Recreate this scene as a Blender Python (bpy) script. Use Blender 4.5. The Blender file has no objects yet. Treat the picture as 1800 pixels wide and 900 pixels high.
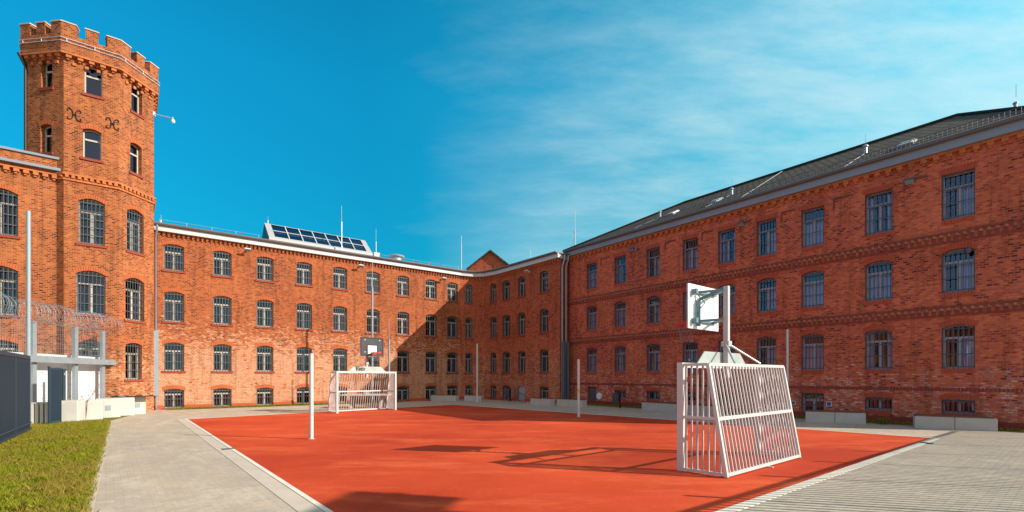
import bpy, bmesh, math, random
from mathutils import Vector, Matrix
random.seed(7)
SC = bpy.context.scene
COL = SC.collection
# ------------------------------------------------------------------ camera geometry (used only to read positions off the plan)
F, CX, HY, EH = 852.0, 900.0, 662.0, 1.75
def gp(x, y):
    Z = F*EH/(y-HY); return ((x-CX)/F*Z, Z)
class Line:
    """vertical facade plane through two plan points, left to right as seen from the court"""
    def __init__(s, a, b):
        s.a = Vector((a[0], a[1])); s.b = Vector((b[0], b[1])); d = s.b-s.a; s.L = d.length; s.t = d/s.L
        s.inn = Vector((-s.t.y, s.t.x)); s.ang = math.atan2(s.t.y, s.t.x)
    def u(s, px):
        k = (px-CX)/F
        return (k*s.a.y-s.a.x)/(s.t.x-k*s.t.y)
    def at(s, u, d=0): return s.a+s.t*u+s.inn*d
    def z(s, px, py): return EH+(HY-py)*s.at(s.u(px)).y/F
    def shift(s, d): return Line(s.at(0, d), s.at(s.L, d))
def plane_hit(px, py, P, n):
    o = Vector((0, 0, EH)); d = Vector(((px-CX)/F, 1, (HY-py)/F))
    return o+d*((P-o).dot(n)/d.dot(n))

# ------------------------------------------------------------------ materials
def new_mat(name):
    m = bpy.data.materials.new(name); m.use_nodes = True
    nt = m.node_tree; nt.nodes.clear()
    return m, nt, nt.nodes.new, nt.links.new
def val(N, L, op, a, b=None, clamp=False):
    n = N('ShaderNodeMath'); n.operation = op; n.use_clamp = clamp
    for i, x in enumerate((a, b)):
        if x is None: continue
        if isinstance(x, (int, float)): n.inputs[i].default_value = x
        else: L(x, n.inputs[i])
    return n.outputs[0]
def mixc(N, L, fac, a, b, mode='MIX'):
    n = N('ShaderNodeMix'); n.data_type = 'RGBA'; n.blend_type = mode
    for i, x in ((0, fac), (6, a), (7, b)):
        if isinstance(x, (int, float)): n.inputs[i].default_value = x
        elif isinstance(x, tuple): n.inputs[i].default_value = (*x, 1)
        else: L(x, n.inputs[i])
    return n.outputs[2]
def noise(N, L, vec, scale, detail=3, rough=.55, stretch=None):
    if stretch:
        mp = N('ShaderNodeMapping'); mp.inputs['Scale'].default_value = stretch; L(vec, mp.inputs[0]); vec = mp.outputs[0]
    n = N('ShaderNodeTexNoise'); n.inputs['Scale'].default_value = scale; n.inputs['Detail'].default_value = detail
    n.inputs['Roughness'].default_value = rough; L(vec, n.inputs['Vector']); return n.outputs['Fac']
def ramp(N, L, fac, stops):
    n = N('ShaderNodeValToRGB'); L(fac, n.inputs[0]); e = n.color_ramp.elements
    while len(e) < len(stops): e.new(.5)
    for i, (p, c) in enumerate(stops):
        e[i].position = p; e[i].color = (*c, 1) if isinstance(c, tuple) else (c, c, c, 1)
    return n.outputs[0]
def finish(m, nt, N, L, col, rough=.8, metal=0.0, bump=None, bstr=.3, bdist=.01, spec=.5):
    b = N('ShaderNodeBsdfPrincipled'); o = N('ShaderNodeOutputMaterial')
    if isinstance(col, tuple): b.inputs['Base Color'].default_value = (*col, 1)
    else: L(col, b.inputs['Base Color'])
    if isinstance(rough, (int, float)): b.inputs['Roughness'].default_value = rough
    else: L(rough, b.inputs['Roughness'])
    b.inputs['Metallic'].default_value = metal; b.inputs['Specular IOR Level'].default_value = spec
    if bump is not None:
        k = N('ShaderNodeBump'); k.inputs['Strength'].default_value = bstr; k.inputs['Distance'].default_value = bdist
        L(bump, k.inputs['Height']); L(k.outputs[0], b.inputs['Normal'])
    L(b.outputs[0], o.inputs[0]); return m
def simple(name, c, rough=.6, metal=0.0, var=.12, vs=6.0, spec=.5):
    m, nt, N, L = new_mat(name); tc = N('ShaderNodeTexCoord')
    f = noise(N, L, tc.outputs['Object'], vs, 4)
    f2 = noise(N, L, tc.outputs['Object'], vs*.17, 3)
    s = val(N, L, 'ADD', val(N, L, 'MULTIPLY', f, .6), val(N, L, 'MULTIPLY', f2, .4))
    col = mixc(N, L, s, tuple(x*(1-var*2) for x in c), tuple(min(1, x*(1+var*2)) for x in c))
    r = val(N, L, 'ADD', val(N, L, 'MULTIPLY', f, .2), rough-.1, True)
    return finish(m, nt, N, L, col, r, metal, f, .12, .004, spec)

def brick_mat(name, dark, mid, bright, pale, mortar, pale_z=(2.0, 4.6, .75), pale_all=.12, row=.078, wid=.165, mort=.017, dirt=.25, basez=None):
    m, nt, N, L = new_mat(name); uv = N('ShaderNodeUVMap'); uv.uv_map = 'UVMap'; U = uv.outputs[0]
    def brick(c1, c2, mo, off=(0, 0)):
        b = N('ShaderNodeTexBrick'); b.inputs['Scale'].default_value = 1
        b.inputs['Brick Width'].default_value = wid; b.inputs['Row Height'].default_value = row
        b.inputs['Mortar Size'].default_value = mort; b.inputs['Mortar Smooth'].default_value = .3
        b.inputs['Color1'].default_value = (*c1, 1); b.inputs['Color2'].default_value = (*c2, 1); b.inputs['Mortar'].default_value = (*mo, 1)
        L(U, b.inputs['Vector']); return b
    b = brick((0, 0, 0), (1, 1, 1), (.5, .5, .5))
    r = b.outputs['Color']; fac = b.outputs['Fac']
    sep = N('ShaderNodeSeparateColor'); L(r, sep.inputs[0]); r = sep.outputs[0]
    big = noise(N, L, U, .45, 4, .6); med = noise(N, L, U, 2.2, 4, .65); fine = noise(N, L, U, 22, 3, .6)
    r1 = val(N, L, 'ADD', val(N, L, 'MULTIPLY', r, .66), val(N, L, 'MULTIPLY', med, .34))
    r1 = val(N, L, 'ADD', r1, val(N, L, 'MULTIPLY', val(N, L, 'SUBTRACT', big, .5), .9))
    col = ramp(N, L, r1, [(.10, dark), (.38, mid), (.82, bright)])
    # limewashed / efflorescent bricks, more of them low on the wall
    sx = N('ShaderNodeSeparateXYZ'); L(U, sx.inputs[0]); z = sx.outputs[1]
    mr = N('ShaderNodeMapRange'); L(z, mr.inputs[0]); mr.inputs[1].default_value = pale_z[1]; mr.inputs[2].default_value = pale_z[0]
    mr.inputs[3].default_value = 0; mr.inputs[4].default_value = pale_z[2]; mr.clamp = True
    m2 = noise(N, L, U, 1.5, 7, .78, (1, 1.7, 1))
    t = val(N, L, 'ADD', mr.outputs[0], val(N, L, 'MULTIPLY', val(N, L, 'SUBTRACT', m2, .60), 3.2))
    t = val(N, L, 'ADD', t, pale_all)
    rr = val(N, L, 'FRACT', val(N, L, 'MULTIPLY', r, 7.31))
    pm = val(N, L, 'MULTIPLY', val(N, L, 'SUBTRACT', t, val(N, L, 'MULTIPLY', rr, 1.15)), 1.9, True)
    pm = val(N, L, 'MULTIPLY', pm, val(N, L, 'ADD', .15, val(N, L, 'MULTIPLY', fine, 1.0)), True)
    pm = val(N, L, 'MULTIPLY', pm, val(N, L, 'ADD', .72, val(N, L, 'MULTIPLY', val(N, L, 'FRACT', val(N, L, 'MULTIPLY', r, 23.7)), .5)), True)
    col = mixc(N, L, pm, col, pale)
    col = mixc(N, L, val(N, L, 'MULTIPLY', fac, .8), col, mortar)
    dd = val(N, L, 'MULTIPLY', val(N, L, 'SUBTRACT', noise(N, L, U, 1.1, 6, .7, (1.6, .5, 1)), .5), dirt*5, True)
    col = mixc(N, L, dd, col, tuple(x*.45 for x in dark))
    # soot and rain streaks running down the wall, and broad patches of older and newer brick
    st = ramp(N, L, noise(N, L, U, 1.3, 5, .65, (2.6, .22, 1)), [(.50, 0.0), (.68, .42)])
    col = mixc(N, L, st, col, tuple(x*.9 for x in dark))
    pt = ramp(N, L, noise(N, L, U, .28, 4, .6), [(.40, 0.0), (.62, .40)])
    col = mixc(N, L, pt, col, mixc(N, L, 1.0, col, (.72, .62, .60), 'MULTIPLY'))
    h = val(N, L, 'SUBTRACT', val(N, L, 'ADD', val(N, L, 'MULTIPLY', fine, .4), val(N, L, 'MULTIPLY', r, .35)), fac)
    return finish(m, nt, N, L, col, .88, 0, h, .55, .008, .3)
M = {}
M['brick_sun'] = brick_mat('brick_orange', (.050, .009, .004), (.31, .050, .012), (.50, .122, .028), (.84, .49, .31), (.40, .17, .075), (2.6, 5.7, 1.55), .15, dirt=.14)
M['brick_wing'] = brick_mat('brick_red_wing', (.07, .011, .006), (.42, .060, .019), (.62, .135, .042), (.74, .40, .26), (.42, .16, .085), (2.4, 5.2, 1.15), .06, dirt=.14)
M['brick_red'] = brick_mat('brick_deep_red', (.09, .014, .008), (.52, .085, .034), (.80, .19, .06), (.80, .56, .50), (.50, .17, .12), (1.2, 3.8, .95), -.06, dirt=.14)
M['brick_tower'] = brick_mat('brick_tower', (.040, .009, .004), (.29, .054, .013), (.52, .15, .038), (.74, .46, .26), (.42, .19, .085), (2.2, 4.2, 1.0), .02, dirt=.16)
M['voussoir'] = simple('arch_brick', (.46, .11, .032), .85, 0, .3, 14)
M['voussoir_red'] = simple('arch_brick_red', (.44, .075, .035), .85, 0, .3, 14)
M['trim_brick'] = simple('sill_brick', (.30, .055, .028), .8, 0, .2, 14)
M['frieze'] = simple('frieze_brick', (.50, .15, .045), .85, 0, .45, 8)
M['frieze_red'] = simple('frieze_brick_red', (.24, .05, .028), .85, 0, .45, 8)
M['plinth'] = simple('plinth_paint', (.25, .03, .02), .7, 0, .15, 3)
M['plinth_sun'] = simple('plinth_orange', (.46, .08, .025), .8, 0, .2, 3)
M['stone'] = simple('coping_stone', (.56, .42, .32), .8, 0, .2, 5)
M['room'] = simple('room_dark', (.018, .016, .015), .9)
M['frame'] = simple('window_frame_white', (.48, .45, .40), .5, 0, .05)
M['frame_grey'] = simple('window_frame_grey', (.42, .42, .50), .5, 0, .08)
M['bars'] = simple('bar_paint_grey', (.11, .11, .11), .5, .2, .1)
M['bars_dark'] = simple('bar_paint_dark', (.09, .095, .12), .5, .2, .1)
M['curtain'] = simple('curtain_cloth', (.72, .70, .66), .9, 0, .08, 4)
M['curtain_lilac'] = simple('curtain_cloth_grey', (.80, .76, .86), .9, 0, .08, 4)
M['fascia'] = simple('fascia_pale', (.54, .56, .58), .45, 0, .06, 1.5)
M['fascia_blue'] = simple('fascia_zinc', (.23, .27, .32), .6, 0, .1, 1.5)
M['gutter'] = simple('gutter_zinc', (.14, .12, .11), .5, .3, .12, 3)
M['galv'] = simple('galvanised_steel', (.50, .52, .54), .42, .55, .14, 5)
M['galv_dull'] = simple('galvanised_dull', (.30, .35, .38), .55, .3, .12, 4)
M['zinc'] = simple('zinc_pipe', (.32, .34, .38), .4, .5, .1, 5)
M['roofmetal'] = simple('roof_sheet', (.34, .33, .33), .5, .2, .08, 1)
M['monitor'] = simple('monitor_cladding', (.42, .41, .41), .5, .1, .05, 1)
M['dark'] = simple('black_iron', (.02, .018, .018), .5, .2, .1)
M['rust'] = simple('rusty_pole', (.06, .015, .008), .7, .1, .2)
M['white_paint'] = simple('white_powder_coat', (.64, .61, .58), .38, 0, .04, 8)
M['grey_tube'] = simple('goal_aluminium', (.55, .50, .49), .42, .2, .10, 9)
M['board_white'] = simple('board_white', (.82, .83, .84), .4, 0, .03, 3)
M['board_black'] = simple('board_dark', (.035, .042, .055), .45, 0, .1, 3)
M['rim'] = simple('rim_red', (.72, .03, .015), .4)
M['teal_steel'] = simple('bracket_steel', (.16, .26, .29), .45, .4, .1)
M['net'] = simple('net_cord', (.30, .2, .2), .8)
M['concrete'] = simple('concrete', (.50, .46, .42), .85, 0, .14, 3)
M['concrete_pale'] = simple('concrete_pale', (.56, .54, .49), .85, 0, .22, 2.2)
M['kerb'] = simple('kerb_concrete', (.74, .64, .52), .85, 0, .12, 2)
M['kerb_soft'] = simple('kerb_soft', (.54, .445, .35), .88, 0, .14, 2)
M['tooth'] = simple('tooth_brick', (.40, .15, .09), .85, 0, .5, 9)
M['wood'] = simple('bench_wood', (.16, .065, .035), .6, 0, .25, 8)
M['blue_sheet'] = simple('slate_blue_sheet', (.016, .032, .052), .65, 0, .1, 1, .25)
M['blue_rail'] = simple('slate_blue_rail', (.03, .05, .07), .6, 0, .1, 3, .3)
M['white_sheet'] = simple('white_sheet', (.70, .71, .72), .45, 0, .08, 1)
M['tarp'] = simple('black_tarp', (.02, .02, .022), .5)
M['sign_white'] = simple('sign_white', (.75, .75, .78), .4)
M['sign_blue'] = simple('sign_blue', (.05, .08, .30), .4)
M['yellow'] = simple('yellow_sticker', (.65, .50, .12), .5)
M['lens'] = simple('lamp_lens', (.30, .32, .36), .15, 0, .05)
M['ink'] = simple('marker_ink', (.03, .03, .035), .6)
M['grate'] = simple('drain_grate', (.09, .11, .09), .6, .3)

def glass_mat(name, tint=(.8, .87, .9), refl=1.6):
    m, nt, N, L = new_mat(name)
    tr = N('ShaderNodeBsdfTransparent'); tr.inputs[0].default_value = (*tint, 1)
    g = N('ShaderNodeBsdfGlossy'); g.inputs['Roughness'].default_value = .03; g.inputs[0].default_value = (.66, .76, 1, 1)
    fr = N('ShaderNodeFresnel'); fr.inputs[0].default_value = 1.6
    tc = N('ShaderNodeTexCoord'); nz = noise(N, L, tc.outputs['Object'], 1.7, 2)
    bp = N('ShaderNodeBump'); bp.inputs['Strength'].default_value = .10; bp.inputs['Distance'].default_value = .03; L(nz, bp.inputs['Height'])
    L(bp.outputs[0], g.inputs['Normal'])
    mx = N('ShaderNodeMixShader'); o = N('ShaderNodeOutputMaterial')
    L(val(N, L, 'ADD', val(N, L, 'MULTIPLY', fr.outputs[0], refl), .06, True), mx.inputs[0])
    L(tr.outputs[0], mx.inputs[1]); L(g.outputs[0], mx.inputs[2]); L(mx.outputs[0], o.inputs[0]); return m
M['glass'] = glass_mat('window_glass', (.24, .29, .38), .65)
M['glass_red'] = glass_mat('window_glass_shaded', (.80, .82, .95), 1.25)
M['skyglass'] = glass_mat('skylight_glass', (.10, .28, .38), 1.6)

def roof_tiles():
    m, nt, N, L = new_mat('roof_tiles'); uv = N('ShaderNodeUVMap'); uv.uv_map = 'UVMap'; U = uv.outputs[0]
    b = N('ShaderNodeTexBrick'); b.inputs['Scale'].default_value = 1; b.inputs['Brick Width'].default_value = .3; b.inputs['Row Height'].default_value = .34
    b.inputs['Mortar Size'].default_value = .045; b.inputs['Color1'].default_value = (.085, .056, .040, 1); b.inputs['Color2'].default_value = (.16, .115, .085, 1)
    b.inputs['Mortar'].default_value = (.018, .015, .014, 1); L(U, b.inputs['Vector'])
    n = noise(N, L, U, 1.2, 5, .7)
    c = mixc(N, L, val(N, L, 'MULTIPLY', n, .6), b.outputs['Color'], (.11, .095, .08))
    h = val(N, L, 'SUBTRACT', 1, b.outputs['Fac'])
    return finish(m, nt, N, L, c, .9, 0, h, .6, .03, .12)
M['tiles'] = roof_tiles()

def paving():
    m, nt, N, L = new_mat('paving'); tc = N('ShaderNodeTexCoord')
    mp = N('ShaderNodeMapping'); L(tc.outputs['Object'], mp.inputs[0]); mp.inputs['Rotation'].default_value = (0, 0, math.radians(-40)); P = mp.outputs[0]
    b = N('ShaderNodeTexBrick'); b.inputs['Scale'].default_value = 1; b.inputs['Brick Width'].default_value = .20; b.inputs['Row Height'].default_value = .10
    b.inputs['Mortar Size'].default_value = .006; b.inputs['Color1'].default_value = (.46, .36, .265, 1); b.inputs['Color2'].default_value = (.56, .44, .325, 1)
    b.inputs['Mortar'].default_value = (.40, .34, .27, 1); L(P, b.inputs['Vector'])
    c = b.outputs['Color']
    n1 = noise(N, L, P, .35, 5, .65); n2 = noise(N, L, P, 1.9, 7, .75, (1, .3, 1)); n3 = noise(N, L, P, 30, 3, .6); n4 = noise(N, L, P, .8, 6, .72, (.35, 1, 1))
    c = mixc(N, L, ramp(N, L, n2, [(.50, 0.0), (.62, .55)]), c, (.70, .58, .44))
    c = mixc(N, L, ramp(N, L, n4, [(.52, 0.0), (.66, .6)]), c, (.58, .43, .27))
    c = mixc(N, L, ramp(N, L, n1, [(.40, .30), (.55, 0.0)]), c, (.31, .265, .225))
    c = mixc(N, L, val(N, L, 'MULTIPLY', n3, .3), c, (.34, .3, .25))
    h = val(N, L, 'SUBTRACT', val(N, L, 'MULTIPLY', n3, .4), b.outputs['Fac'])
    return finish(m, nt, N, L, c, .88, 0, h, .5, .006, .3)
M['paving'] = paving()
def court():
    m, nt, N, L = new_mat('court_rubber'); tc = N('ShaderNodeTexCoord'); P = tc.outputs['Object']
    n1 = ramp(N, L, noise(N, L, P, .16, 6, .6), [(.38, 0.0), (.62, 1.0)]); n2 = noise(N, L, P, 60, 2, .7); n3 = noise(N, L, P, .7, 6, .75, (.35, 1, 1)); n4 = noise(N, L, P, 7, 5, .75)
    c = mixc(N, L, n1, (.42, .036, .009), (.70, .082, .021))
    c = mixc(N, L, ramp(N, L, n2, [(.35, .5), (.6, 0.0)]), c, (.42, .040, .010))
    c = mixc(N, L, ramp(N, L, n3, [(.50, 0.0), (.68, .5)]), c, (.84, .16, .05))
    c = mixc(N, L, ramp(N, L, n4, [(.60, 0.0), (.78, .35)]), c, (.86, .25, .11))
    return finish(m, nt, N, L, c, .92, 0, n2, .5, .006, .2)
M['court'] = court()
def soil(name, a, b, c3, sc=1.0):
    m, nt, N, L = new_mat(name); tc = N('ShaderNodeTexCoord'); P = tc.outputs['Object']
    n1 = noise(N, L, P, .9*sc, 6, .7); n2 = noise(N, L, P, 14*sc, 5, .7)
    c = mixc(N, L, ramp(N, L, n1, [(.35, 0.0), (.65, 1.0)]), a, b)
    c = mixc(N, L, ramp(N, L, n2, [(.45, 0.0), (.7, .8)]), c, c3)
    return finish(m, nt, N, L, c, .95, 0, n2, .8, .03, .2)
M['turf'] = soil('turf', (.13, .12, .018), (.20, .13, .035), (.10, .14, .018))
M['turf_strip'] = soil('turf_strip', (.13, .14, .02), (.19, .13, .03), (.09, .12, .02))
M['earth'] = soil('earth', (.30, .26, .20), (.24, .21, .17), (.34, .3, .24), .3)
def blade_mat():
    m, nt, N, L = new_mat('grass_blades'); g = N('ShaderNodeNewGeometry'); tc = N('ShaderNodeTexCoord')
    r = g.outputs['Random Per Island']; n = noise(N, L, tc.outputs['Object'], .8, 5, .7)
    c = ramp(N, L, r, [(0, (.11, .19, .004)), (.4, (.20, .24, .007)), (.75, (.30, .28, .014)), (1, (.42, .33, .07))])
    c = mixc(N, L, ramp(N, L, n, [(.44, 0.0), (.58, .75)]), c, (.33, .23, .05))
    b = N('ShaderNodeBsdfPrincipled'); L(c, b.inputs['Base Color']); b.inputs['Roughness'].default_value = .8; b.inputs['Specular IOR Level'].default_value = .15
    t = N('ShaderNodeBsdfTranslucent'); L(c, t.inputs[0]); mx = N('ShaderNodeMixShader'); mx.inputs[0].default_value = .3
    o = N('ShaderNodeOutputMaterial'); L(b.outputs[0], mx.inputs[1]); L(t.outputs[0], mx.inputs[2]); L(mx.outputs[0], o.inputs[0]); return m
M['blade'] = blade_mat()

# ------------------------------------------------------------------ mesh builder
class MB:
    def __init__(s): s.v = []; s.f = []; s.mi = []; s.uv = []
    def face(s, pts, uv=None, mi=0, out=None):
        pts = [Vector(p) for p in pts]
        n = (pts[1]-pts[0]).cross(pts[2]-pts[1])
        if n.length < 1e-12 and len(pts) > 3: n = (pts[2]-pts[0]).cross(pts[3]-pts[0])
        if out is not None and n.dot(Vector(out)) < 0:
            pts.reverse(); n = -n
            if uv: uv = uv[::-1]
        n = n.normalized() if n.length else Vector((0, 0, 1))
        if uv is None:
            if abs(n.z) > .7: uv = [(p.x, p.y) for p in pts]
            else:
                t = Vector((-n.y, n.x, 0)).normalized(); uv = [(p.dot(t), p.z) for p in pts]
        b = len(s.v); s.v += pts; s.f.append(list(range(b, b+len(pts)))); s.mi.append(mi); s.uv += list(uv)
    def box(s, x0, x1, y0, y1, z0, z1, M4=None, mi=0):
        c = [Vector((x, y, z)) for z in (z0, z1) for y in (y0, y1) for x in (x0, x1)]
        if M4 is not None: c = [M4@p for p in c]
        for q in ((0, 2, 3, 1), (4, 5, 7, 6), (0, 1, 5, 4), (2, 6, 7, 3), (0, 4, 6, 2), (1, 3, 7, 5)): s.face([c[i] for i in q], mi=mi)
    def prism(s, poly, z0, z1, mi=0, M4=None):
        """poly CCW in xy"""
        T = (lambda p: M4@p) if M4 is not None else (lambda p: p)
        n = len(poly)
        s.face([T(Vector((*p, z1))) for p in poly], mi=mi); s.face([T(Vector((*p, z0))) for p in reversed(poly)], mi=mi)
        for i in range(n):
            a, b = poly[i], poly[(i+1) % n]
            s.face([T(Vector((*a, z0))), T(Vector((*b, z0))), T(Vector((*b, z1))), T(Vector((*a, z1)))], mi=mi)
    def tube(s, pts, r, n=8, mi=0, cap=True, radii=None):
        pts = [Vector(p) for p in pts]; rings = []
        up = None
        for i, p in enumerate(pts):
            d = (pts[min(i+1, len(pts)-1)]-pts[max(i-1, 0)]).normalized()
            if up is None: up = Vector((0, 0, 1)) if abs(d.z) < .9 else Vector((1, 0, 0))
            a = d.cross(up).normalized(); b = a.cross(d).normalized(); up = b
            rr = radii[i] if radii else r
            rings.append([p+a*(rr*math.cos(2*math.pi*k/n))+b*(rr*math.sin(2*math.pi*k/n)) for k in range(n)])
        base = len(s.v)
        for R in rings: s.v += R
        for i in range(len(rings)-1):
            for k in range(n):
                k2 = (k+1) % n
                f = [base+i*n+k, base+i*n+k2, base+(i+1)*n+k2, base+(i+1)*n+k][::-1]
                s.f.append(f); s.mi.append(mi)
                s.uv += [(0, 0)]*4
        if cap and n > 2:
            s.f.append([base+k for k in range(n)]); s.mi.append(mi); s.uv += [(0, 0)]*n
            s.f.append([base+(len(rings)-1)*n+k for k in reversed(range(n))]); s.mi.append(mi); s.uv += [(0, 0)]*n
    def bar(s, a, b, w, d=None, mi=0, up=(0, 0, 1)):
        """rectangular bar from a to b"""
        a = Vector(a); b = Vector(b); d = w if d is None else d
        t = (b-a).normalized(); up = Vector(up)
        if abs(t.dot(up)) > .99: up = Vector((0, 1, 0)) if abs(t.y) < .9 else Vector((1, 0, 0))
        x = t.cross(up).normalized(); y = x.cross(t).normalized(); c = []
        for p in (a, b):
            for sx, sy in ((-1, -1), (1, -1), (1, 1), (-1, 1)): c.append(p+x*(sx*w/2)+y*(sy*d/2))
        for q in ((0, 1, 2, 3), (7, 6, 5, 4), (0, 4, 5, 1), (1, 5, 6, 2), (2, 6, 7, 3), (3, 7, 4, 0)): s.face([c[i] for i in q], mi=mi)
    def lathe(s, prof, n=20, c=(0, 0, 0), mi=0):
        c = Vector(c)
        for i in range(len(prof)-1):
            (r0, z0), (r1, z1) = prof[i], prof[i+1]
            for k in range(n):
                a, b = 2*math.pi*k/n, 2*math.pi*(k+1)/n
                P = [c+Vector((r0*math.cos(a), r0*math.sin(a), z0)), c+Vector((r0*math.cos(b), r0*math.sin(b), z0)),
                     c+Vector((r1*math.cos(b), r1*math.sin(b), z1)), c+Vector((r1*math.cos(a), r1*math.sin(a), z1))]
                if r0 < 1e-6: P = [P[0], P[2], P[3]]
                elif r1 < 1e-6: P = P[:3]
                s.face(P, mi=mi)
    def mesh(s, name, mats):
        me = bpy.data.meshes.new(name); me.from_pydata([tuple(v) for v in s.v], [], s.f)
        for m in (mats if isinstance(mats, (list, tuple)) else [mats]): me.materials.append(M[m])
        me.polygons.foreach_set('material_index', s.mi)
        l = me.uv_layers.new(name='UVMap'); l.data.foreach_set('uv', [c for u in s.uv for c in u]); me.update(); return me
def smooth(me, ang=40):
    bm = bmesh.new(); bm.from_mesh(me); bmesh.ops.remove_doubles(bm, verts=bm.verts, dist=1e-5); bm.to_mesh(me); bm.free()
    me.shade_smooth(); me.set_sharp_from_angle(angle=math.radians(ang)); return me
def link(name, me, parent=None, loc=(0, 0, 0), rz=0):
    o = bpy.data.objects.new(name, me); COL.objects.link(o)
    if parent is not None: o.parent = parent
    o.location = loc; o.rotation_euler = (0, 0, rz); return o
def tag(o, label, cat, group=None, kind=None):
    if label: o['label'] = label
    if cat: o['category'] = cat
    if group: o['group'] = group
    if kind: o['kind'] = kind
    return o
def struct(name, me): return tag(link(name, me), None, None, kind='structure')
def thing(name, label, cat, loc, rz=0, group=None):
    o = bpy.data.objects.new(name, None); COL.objects.link(o); o.location = (loc[0], loc[1], loc[2] if len(loc) > 2 else 0)
    o.rotation_euler = (0, 0, rz); o.empty_display_size = .2; return tag(o, label, cat, group)
def wpart(name, mb, mats, root, sm=False):
    """part whose mesh was written in world coordinates, under an unrotated root"""
    l = root.location.copy(); mb.v = [v-l for v in mb.v]
    me = mb.mesh(name, mats)
    if sm: smooth(me)
    return link(name, me, root)
def copy_thing(o, loc, rz, label=None):
    r = o.copy(); COL.objects.link(r); r.location = loc; r.rotation_euler = (0, 0, rz)
    if label: r['label'] = label
    for ch in list(o.children):
        c = ch.copy(); COL.objects.link(c); c.parent = r
        for g in list(ch.children):
            d = g.copy(); COL.objects.link(d); d.parent = c
    return r
def off(poly, d):
    """offset an open polyline to its right (outward) by d, mitred"""
    P = [Vector(p) for p in poly]; out = []
    for i, p in enumerate(P):
        ns = []
        if i > 0: t = (P[i]-P[i-1]).normalized(); ns.append(Vector((t.y, -t.x)))
        if i < len(P)-1: t = (P[i+1]-P[i]).normalized(); ns.append(Vector((t.y, -t.x)))
        if len(ns) == 1: out.append(p+ns[0]*d)
        else: m = (ns[0]+ns[1]).normalized(); out.append(p+m*(d/m.dot(ns[0])))
    return out

# ------------------------------------------------------------------ walls with real openings
def arch(w, h, rise, n=8): return [(-w/2+w*i/n, h-rise+rise*(1-(2*i/n-1)**2)) for i in range(n+1)]
def wall(mb, ln, u0, u1, bands, depth=.29, room=.9, uoff=0, mi_room=1, mi=0):
    """bands: list of (zb, zt, [holes (uc, w, z0, z1, rise)])"""
    o3 = Vector((-ln.inn.x, -ln.inn.y, 0))
    def P(u, z, d=0): q = ln.at(u, d); return Vector((q.x, q.y, z))
    def q(a, b, za, zb, d=0, m=None):
        if b-a < 1e-5 or zb-za < 1e-5: return
        mb.face([P(a, za, d), P(b, za, d), P(b, zb, d), P(a, zb, d)], [(a+uoff, za), (b+uoff, za), (b+uoff, zb), (a+uoff, zb)], mi if m is None else m, o3)
    for zb, zt, holes in bands:
        cur = u0
        for (uc, w, z0, z1, rise) in sorted(holes):
            a, b = uc-w/2, uc+w/2; q(cur, a, zb, zt); cur = b
            q(a, b, zb, z0)
            A = arch(w, z1-z0, rise) if rise > 0 else [(-w/2, z1-z0), (w/2, z1-z0)]
            A = [(uc+x, z0+z) for x, z in A]
            for (xa, za), (xb, zb2) in zip(A, A[1:]):
                mb.face([P(xa, za), P(xb, zb2), P(xb, zt), P(xa, zt)], [(xa+uoff, za), (xb+uoff, zb2), (xb+uoff, zt), (xa+uoff, zt)], mi, o3)
                mb.face([P(xa, za), P(xb, zb2), P(xb, zb2, depth), P(xa, za, depth)], None, mi, (0, 0, -1))
            T = Vector((ln.t.x, ln.t.y, 0))
            mb.face([P(a, z0), P(a, A[0][1]), P(a, A[0][1], depth), P(a, z0, depth)], None, mi, T)
            mb.face([P(b, z0), P(b, A[-1][1]), P(b, A[-1][1], depth), P(b, z0, depth)], None, mi, -T)
            mb.face([P(a, z0), P(b, z0), P(b, z0, depth), P(a, z0, depth)], None, mi, (0, 0, 1))
            e = .12; D = depth+room; za, zc = z0-e, z1+e
            mb.face([P(a-e, za, D), P(b+e, za, D), P(b+e, zc, D), P(a-e, zc, D)], None, mi_room, o3)
            mb.face([P(a-e, za, depth), P(a-e, zc, depth), P(a-e, zc, D), P(a-e, za, D)], None, mi_room, T)
            mb.face([P(b+e, za, depth), P(b+e, zc, depth), P(b+e, zc, D), P(b+e, za, D)], None, mi_room, -T)
            mb.face([P(a-e, za, depth), P(b+e, za, depth), P(b+e, za, D), P(a-e, za, D)], None, mi_room, (0, 0, 1))
            mb.face([P(a-e, zc, depth), P(b+e, zc, depth), P(b+e, zc, D), P(a-e, zc, D)], None, mi_room, (0, 0, -1))
        q(cur, u1, zb, zt)

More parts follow.
